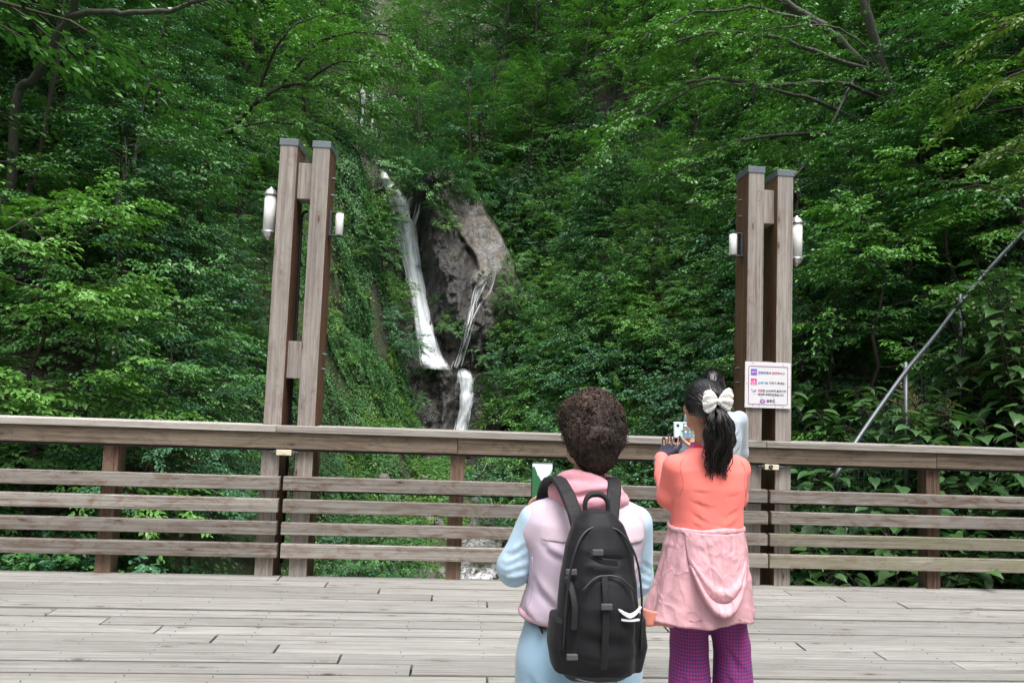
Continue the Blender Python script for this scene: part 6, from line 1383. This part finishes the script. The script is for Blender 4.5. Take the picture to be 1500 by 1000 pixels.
# ------------------------------------------------------------------ backpack and phones
def backpack():
    o = thing('backpack', 'black backpack with white stripe mark worn by the curly haired woman', 'backpack', tuple(WA.w((.03, -.24, .72))))
    R = rot2(.0); bk = cloth('black_nylon', (.010, .010, .013), .62, 220, .2, .05, .3); bk2 = cloth('black_webbing', (.016, .016, .019), .6, 260, .2, .05, .4); grey = simple('grey_buckle', (.085, .085, .09), .4, nscale=30); wh = simple('white_print', (.80, .82, .88), .5, nscale=30); rim = simple('grey_zip', (.02, .02, .024), .4, nscale=60)
    PZ = lambda z: np.where(z > 1.172, z+.026, .800+(z-.705)*(1.198-.800)/(1.172-.705))
    tilt = lambda V: WA.w(np.stack([V[:, 0]*.86-.016, V[:, 1], PZ(V[:, 2])], 1))
    f = SDF((-.22, -.40, .66), (.22, -.06, 1.24), .006)
    f.stack([(.705, 0, -.215, .095, .060), (.735, 0, -.222, .122, .082), (.85, 0, -.225, .130, .090), (.98, 0, -.222, .122, .082), (1.08, 0, -.215, .105, .066), (1.14, 0, -.205, .080, .050), (1.172, 0, -.20, .045, .032)], .03, 2.6)
    f.stack([(.735, 0, -.275, .080, .030), (.80, 0, -.292, .100, .044), (.93, 0, -.292, .096, .044), (1.00, 0, -.28, .078, .034), (1.03, 0, -.27, .05, .02)], .012, 2.8)
    for s_ in (-1, 1): f.stack([(.73, s_*.118, -.215, .022, .055), (.80, s_*.132, -.22, .026, .06), (.88, s_*.130, -.22, .022, .056)], .008, 2.5)
    V, F = f.mesh(); V = relax(V, F, 2); V = folds(V, F, [((-.10, -.31, 1.07), (.10, -.30, 1.06), .012, .008), ((-.06, -.31, 1.04), (.08, -.31, 1.05), .012, -.008), ((-.11, -.29, .97), (-.11, -.28, .80), .014, .008), ((.11, -.29, .99), (.12, -.28, .80), .014, .008), ((-.09, -.33, .88), (.09, -.33, .86), .02, .006), ((-.05, -.34, .80), (.06, -.34, .78), .02, .006)], .006, 9, 3)
    body = mk('pack_body', tilt(V), F, bk, o, smooth=True)
    def tb(name, pts, r, mat, par, flat=1., n=8, cap=True):
        b = MB(); b.tube([np.array(p) for p in smooth_line(pts, 4)], r, n, flat=flat, cap=cap); return mk(name, tilt(np.array(b.V)), b.F, mat, par, smooth=True)
    def strap(name, pts, w_, th, mat, par, up=(0, -1, 0)):
        P_ = np.array(smooth_line(pts, 6)); b = MB(); V = []
        for i, p in enumerate(P_):
            d = unit(P_[min(i+1, len(P_)-1)]-P_[max(i-1, 0)]); nrm = np.array(up[i*len(up)//len(P_)] if hasattr(up[0], '__len__') else up, float); sd = unit(np.cross(d, nrm)); nn = np.cross(sd, d)
            for a, c in ((-1, -1), (1, -1), (1, 1), (-1, 1)): V.append(p+sd*a*w_/2+nn*c*th/2)
        F = [(i*4+k, i*4+(k+1) % 4, (i+1)*4+(k+1) % 4, (i+1)*4+k) for i in range(len(P_)-1) for k in range(4)]+[(3, 2, 1, 0), tuple((len(P_)-1)*4+k for k in range(4))]
        q = mk(name, tilt(np.array(V)), F, mat, par); md = q.modifiers.new('bevel', 'BEVEL'); md.width = th*.35; md.segments = 2; return q
    for s_ in (-1, 1):
        ups = [(0, -1, .2)]*2+[(0, -.6, .8)]+[(0, 0, 1)]+[(0, .8, .5)]*2
        strap('shoulder_strap', [(s_*.052, -.175, 1.10), (s_*.066, -.150, 1.165), (s_*.088, -.100, 1.218), (s_*.105, -.035, 1.236), (s_*.118, .06, 1.20), (s_*.12, .125, 1.12)], .048, .014, bk2, o, ups)
        strap('lower_strap', [(s_*.12, .125, 1.12), (s_*.15, .14, 1.0), (s_*.175, .08, .9), (s_*.15, -.10, .78)], .024, .005, bk2, o, (s_*.7, .7, 0))
    tb('top_handle', [(-.036, -.19, 1.155), (-.038, -.185, 1.195), (-.018, -.18, 1.213), (.018, -.18, 1.213), (.038, -.185, 1.195), (.036, -.19, 1.155)], .008, bk2, o)
    tb('zip', [(-.122, -.285, .80), (-.118, -.292, .95), (-.10, -.285, 1.06), (-.06, -.262, 1.125), (0, -.25, 1.142), (.06, -.262, 1.125), (.10, -.285, 1.06), (.118, -.292, .95), (.122, -.285, .80)], .0035, rim, o, n=6)
    tb('pocket_zip', [(-.082, -.328, .98), (-.04, -.318, 1.012), (.0, -.313, 1.018), (.04, -.318, 1.012), (.082, -.328, .98)], .003, rim, o, n=6)
    strap('compression_strap', [(-.055, -.305, 1.075), (-.02, -.318, 1.06), (.03, -.318, 1.055)], .018, .006, bk2, o)
    strap('compression_strap', [(-.115, -.262, 1.0), (-.105, -.29, .975), (-.098, -.31, .93), (-.10, -.315, .87)], .018, .006, bk2, o)
    strap('daisy_strap', [(-.012, -.322, 1.02), (-.012, -.342, .95), (-.012, -.344, .85), (-.012, -.335, .77)], .020, .005, bk2, o)
    for x, y, z in ((-.035, -.322, 1.085), (-.105, -.285, 1.02), (-.012, -.349, .945), (-.105, -.322, .80)):
        b = MB(); b.box((x-.017, y-.005, z-.008), (x+.017, y+.004, z+.008)); mk('buckle', tilt(np.array(b.V)), b.F, grey, o, bevel=.002)
    # printed mark: a bowl shaped stroke over a short bar
    V = []; n = 14
    for k in range(n+1):
        u = -1+2*k/n; th = .0015+.0065*(1-abs(u)**1.6); zc = .930-.012*(1-u*u)+.008*max(0, -u)+.008*max(0, u)
        for q in (-1, 1): V.append((.062+.038*u, -.3405-.004*(1-u*u)+abs(u)**2*.010, zc+q*th*.7))
    F = [(2*k, 2*k+2, 2*k+3, 2*k+1) for k in range(n)]; q = mk('mark', tilt(np.array(V)), F, wh, o); md = q.modifiers.new('t', 'SOLIDIFY'); md.thickness = .006; md.offset = 0
    V = [];
    for k in range(n+1):
        u = -1+2*k/n
        for q in (-1, 1): V.append((.066+.027*u, -.3430+abs(u)**2*.006, .9055+q*.0022))
    q = mk('mark', tilt(np.array(V)), F, wh, o); md = q.modifiers.new('t', 'SOLIDIFY'); md.thickness = .006; md.offset = 0
    tb('reflective_line', [(-.085, -.295, .728), (-.03, -.308, .722), (.04, -.308, .722)], .003, grey, o, n=6)
backpack()
def phone(label, c, ux, uz, w_, h, screen):
    """c centre, ux / uz unit vectors across and up the screen seen by its holder; the screen faces the holder"""
    c = np.array(c, float); ux = unit(np.array(ux, float)); uz = np.array(uz, float); uz = unit(uz-ux*(uz@ux)); ny = np.cross(uz, ux)   # away from the holder
    o = thing('smartphone', label, 'phone', tuple(c))
    def Wd(V): V = np.asarray(V, float); return c+V[:, :1]*ux+V[:, 1:2]*ny+V[:, 2:]*uz
    b = MB(); b.box((-w_/2, -.0045, -h/2), (w_/2, .0045, h/2)); mk('case', Wd(np.array(b.V)), b.F, simple('phone_case', (.03, .03, .035), .3, nscale=30) if h > w_ else simple('clear_case', (.62, .58, .60), .3, nscale=30), o, bevel=.0035)
    def poly(name, pts, c_, lay, e=.55): mk(name, Wd([(x*w_, -.0047-.0003*lay, z*h) for x, z in pts]), [tuple(range(len(pts)))], emis('screen_glow', c_, e) if isinstance(c_, tuple) else c_, o)
    for nm, pts, c_, lay in screen: poly(nm, pts, c_, lay)
    return o
def rnd(n, s, a, b, x0, z0, x1, z1, jag):
    r = np.random.RandomState(s); return [(x0+(x1-x0)*k/n, z0+(z1-z0)*k/n+jag*r.randn()) for k in range(n+1)]
E_ = .46
left = [(-E_, -.47)]+[(-E_, .40)]+rnd(8, 3, 0, 0, -.36, .38, .02, .06, .018)+[(.06, -.47)]
right = [(-.02, -.47), (.0, .05)]+rnd(7, 4, 0, 0, .04, .08, E_, .36, .018)+[(E_, -.47)]
phone('upright phone showing green valley and sky held by the backpack woman', at(794, 712, 2.30), (.98, .10, .0), (.0, .12, 1), .074, .158,
      [('screen', [(-E_, -.47), (E_, -.47), (E_, .465), (-E_, .465)], (.40, .46, .53), 0), ('screen_picture', left, (.018, .075, .03), 1), ('screen_picture', right, (.03, .105, .045), 1.6)])
def circ(x, z, r, asp): return [(x+r*math.cos(a), z+r*asp*math.sin(a)) for a in np.linspace(0, 2*PI, 13)[:-1]]
W2, H2 = .158, .080
scr = [('screen', [(-.475, -.44), (.475, -.44), (.475, .44), (-.475, .44)], (.10, .15, .15), 0), ('screen_picture', [(-.475, -.44), (-.23, -.44), (-.20, .44), (-.475, .44)], (.30, .42, .52), 1), ('screen_picture', circ(-.37, .27, .055, 1.9), (.03, .03, .03), 2),
       ('screen_picture', [(-.42, -.36), (-.35, -.36), (-.35, .02), (-.42, .02)], (.50, .58, .58), 2), ('screen_picture', [(-.30, -.36), (-.24, -.36), (-.24, .04), (-.30, .04)], (.20, .48, .28), 2)]
ic = [(.55, .58, .58), (.45, .48, .45), (.62, .60, .58), (.10, .16, .70), (.60, .62, .62), (.34, .30, .22), (.36, .36, .25), (.05, .30, .80), (.50, .50, .52), (.62, .45, .48), (.62, .10, .14), (.10, .50, .25), (.30, .45, .55), (.5, .2, .3), (.4, .5, .6), (.08, .2, .7)]
for i in range(4):
    for j in range(4): scr.append(('app_icon', circ(-.12+.14*i, .30-.20*j, .032, 1.95), ic[i*4+j], 2))
phone('phone held sideways showing rows of round app icons', at(1009, 630, 3.34), (.995, .08, 0), (0, .1, 1), W2, H2, scr)
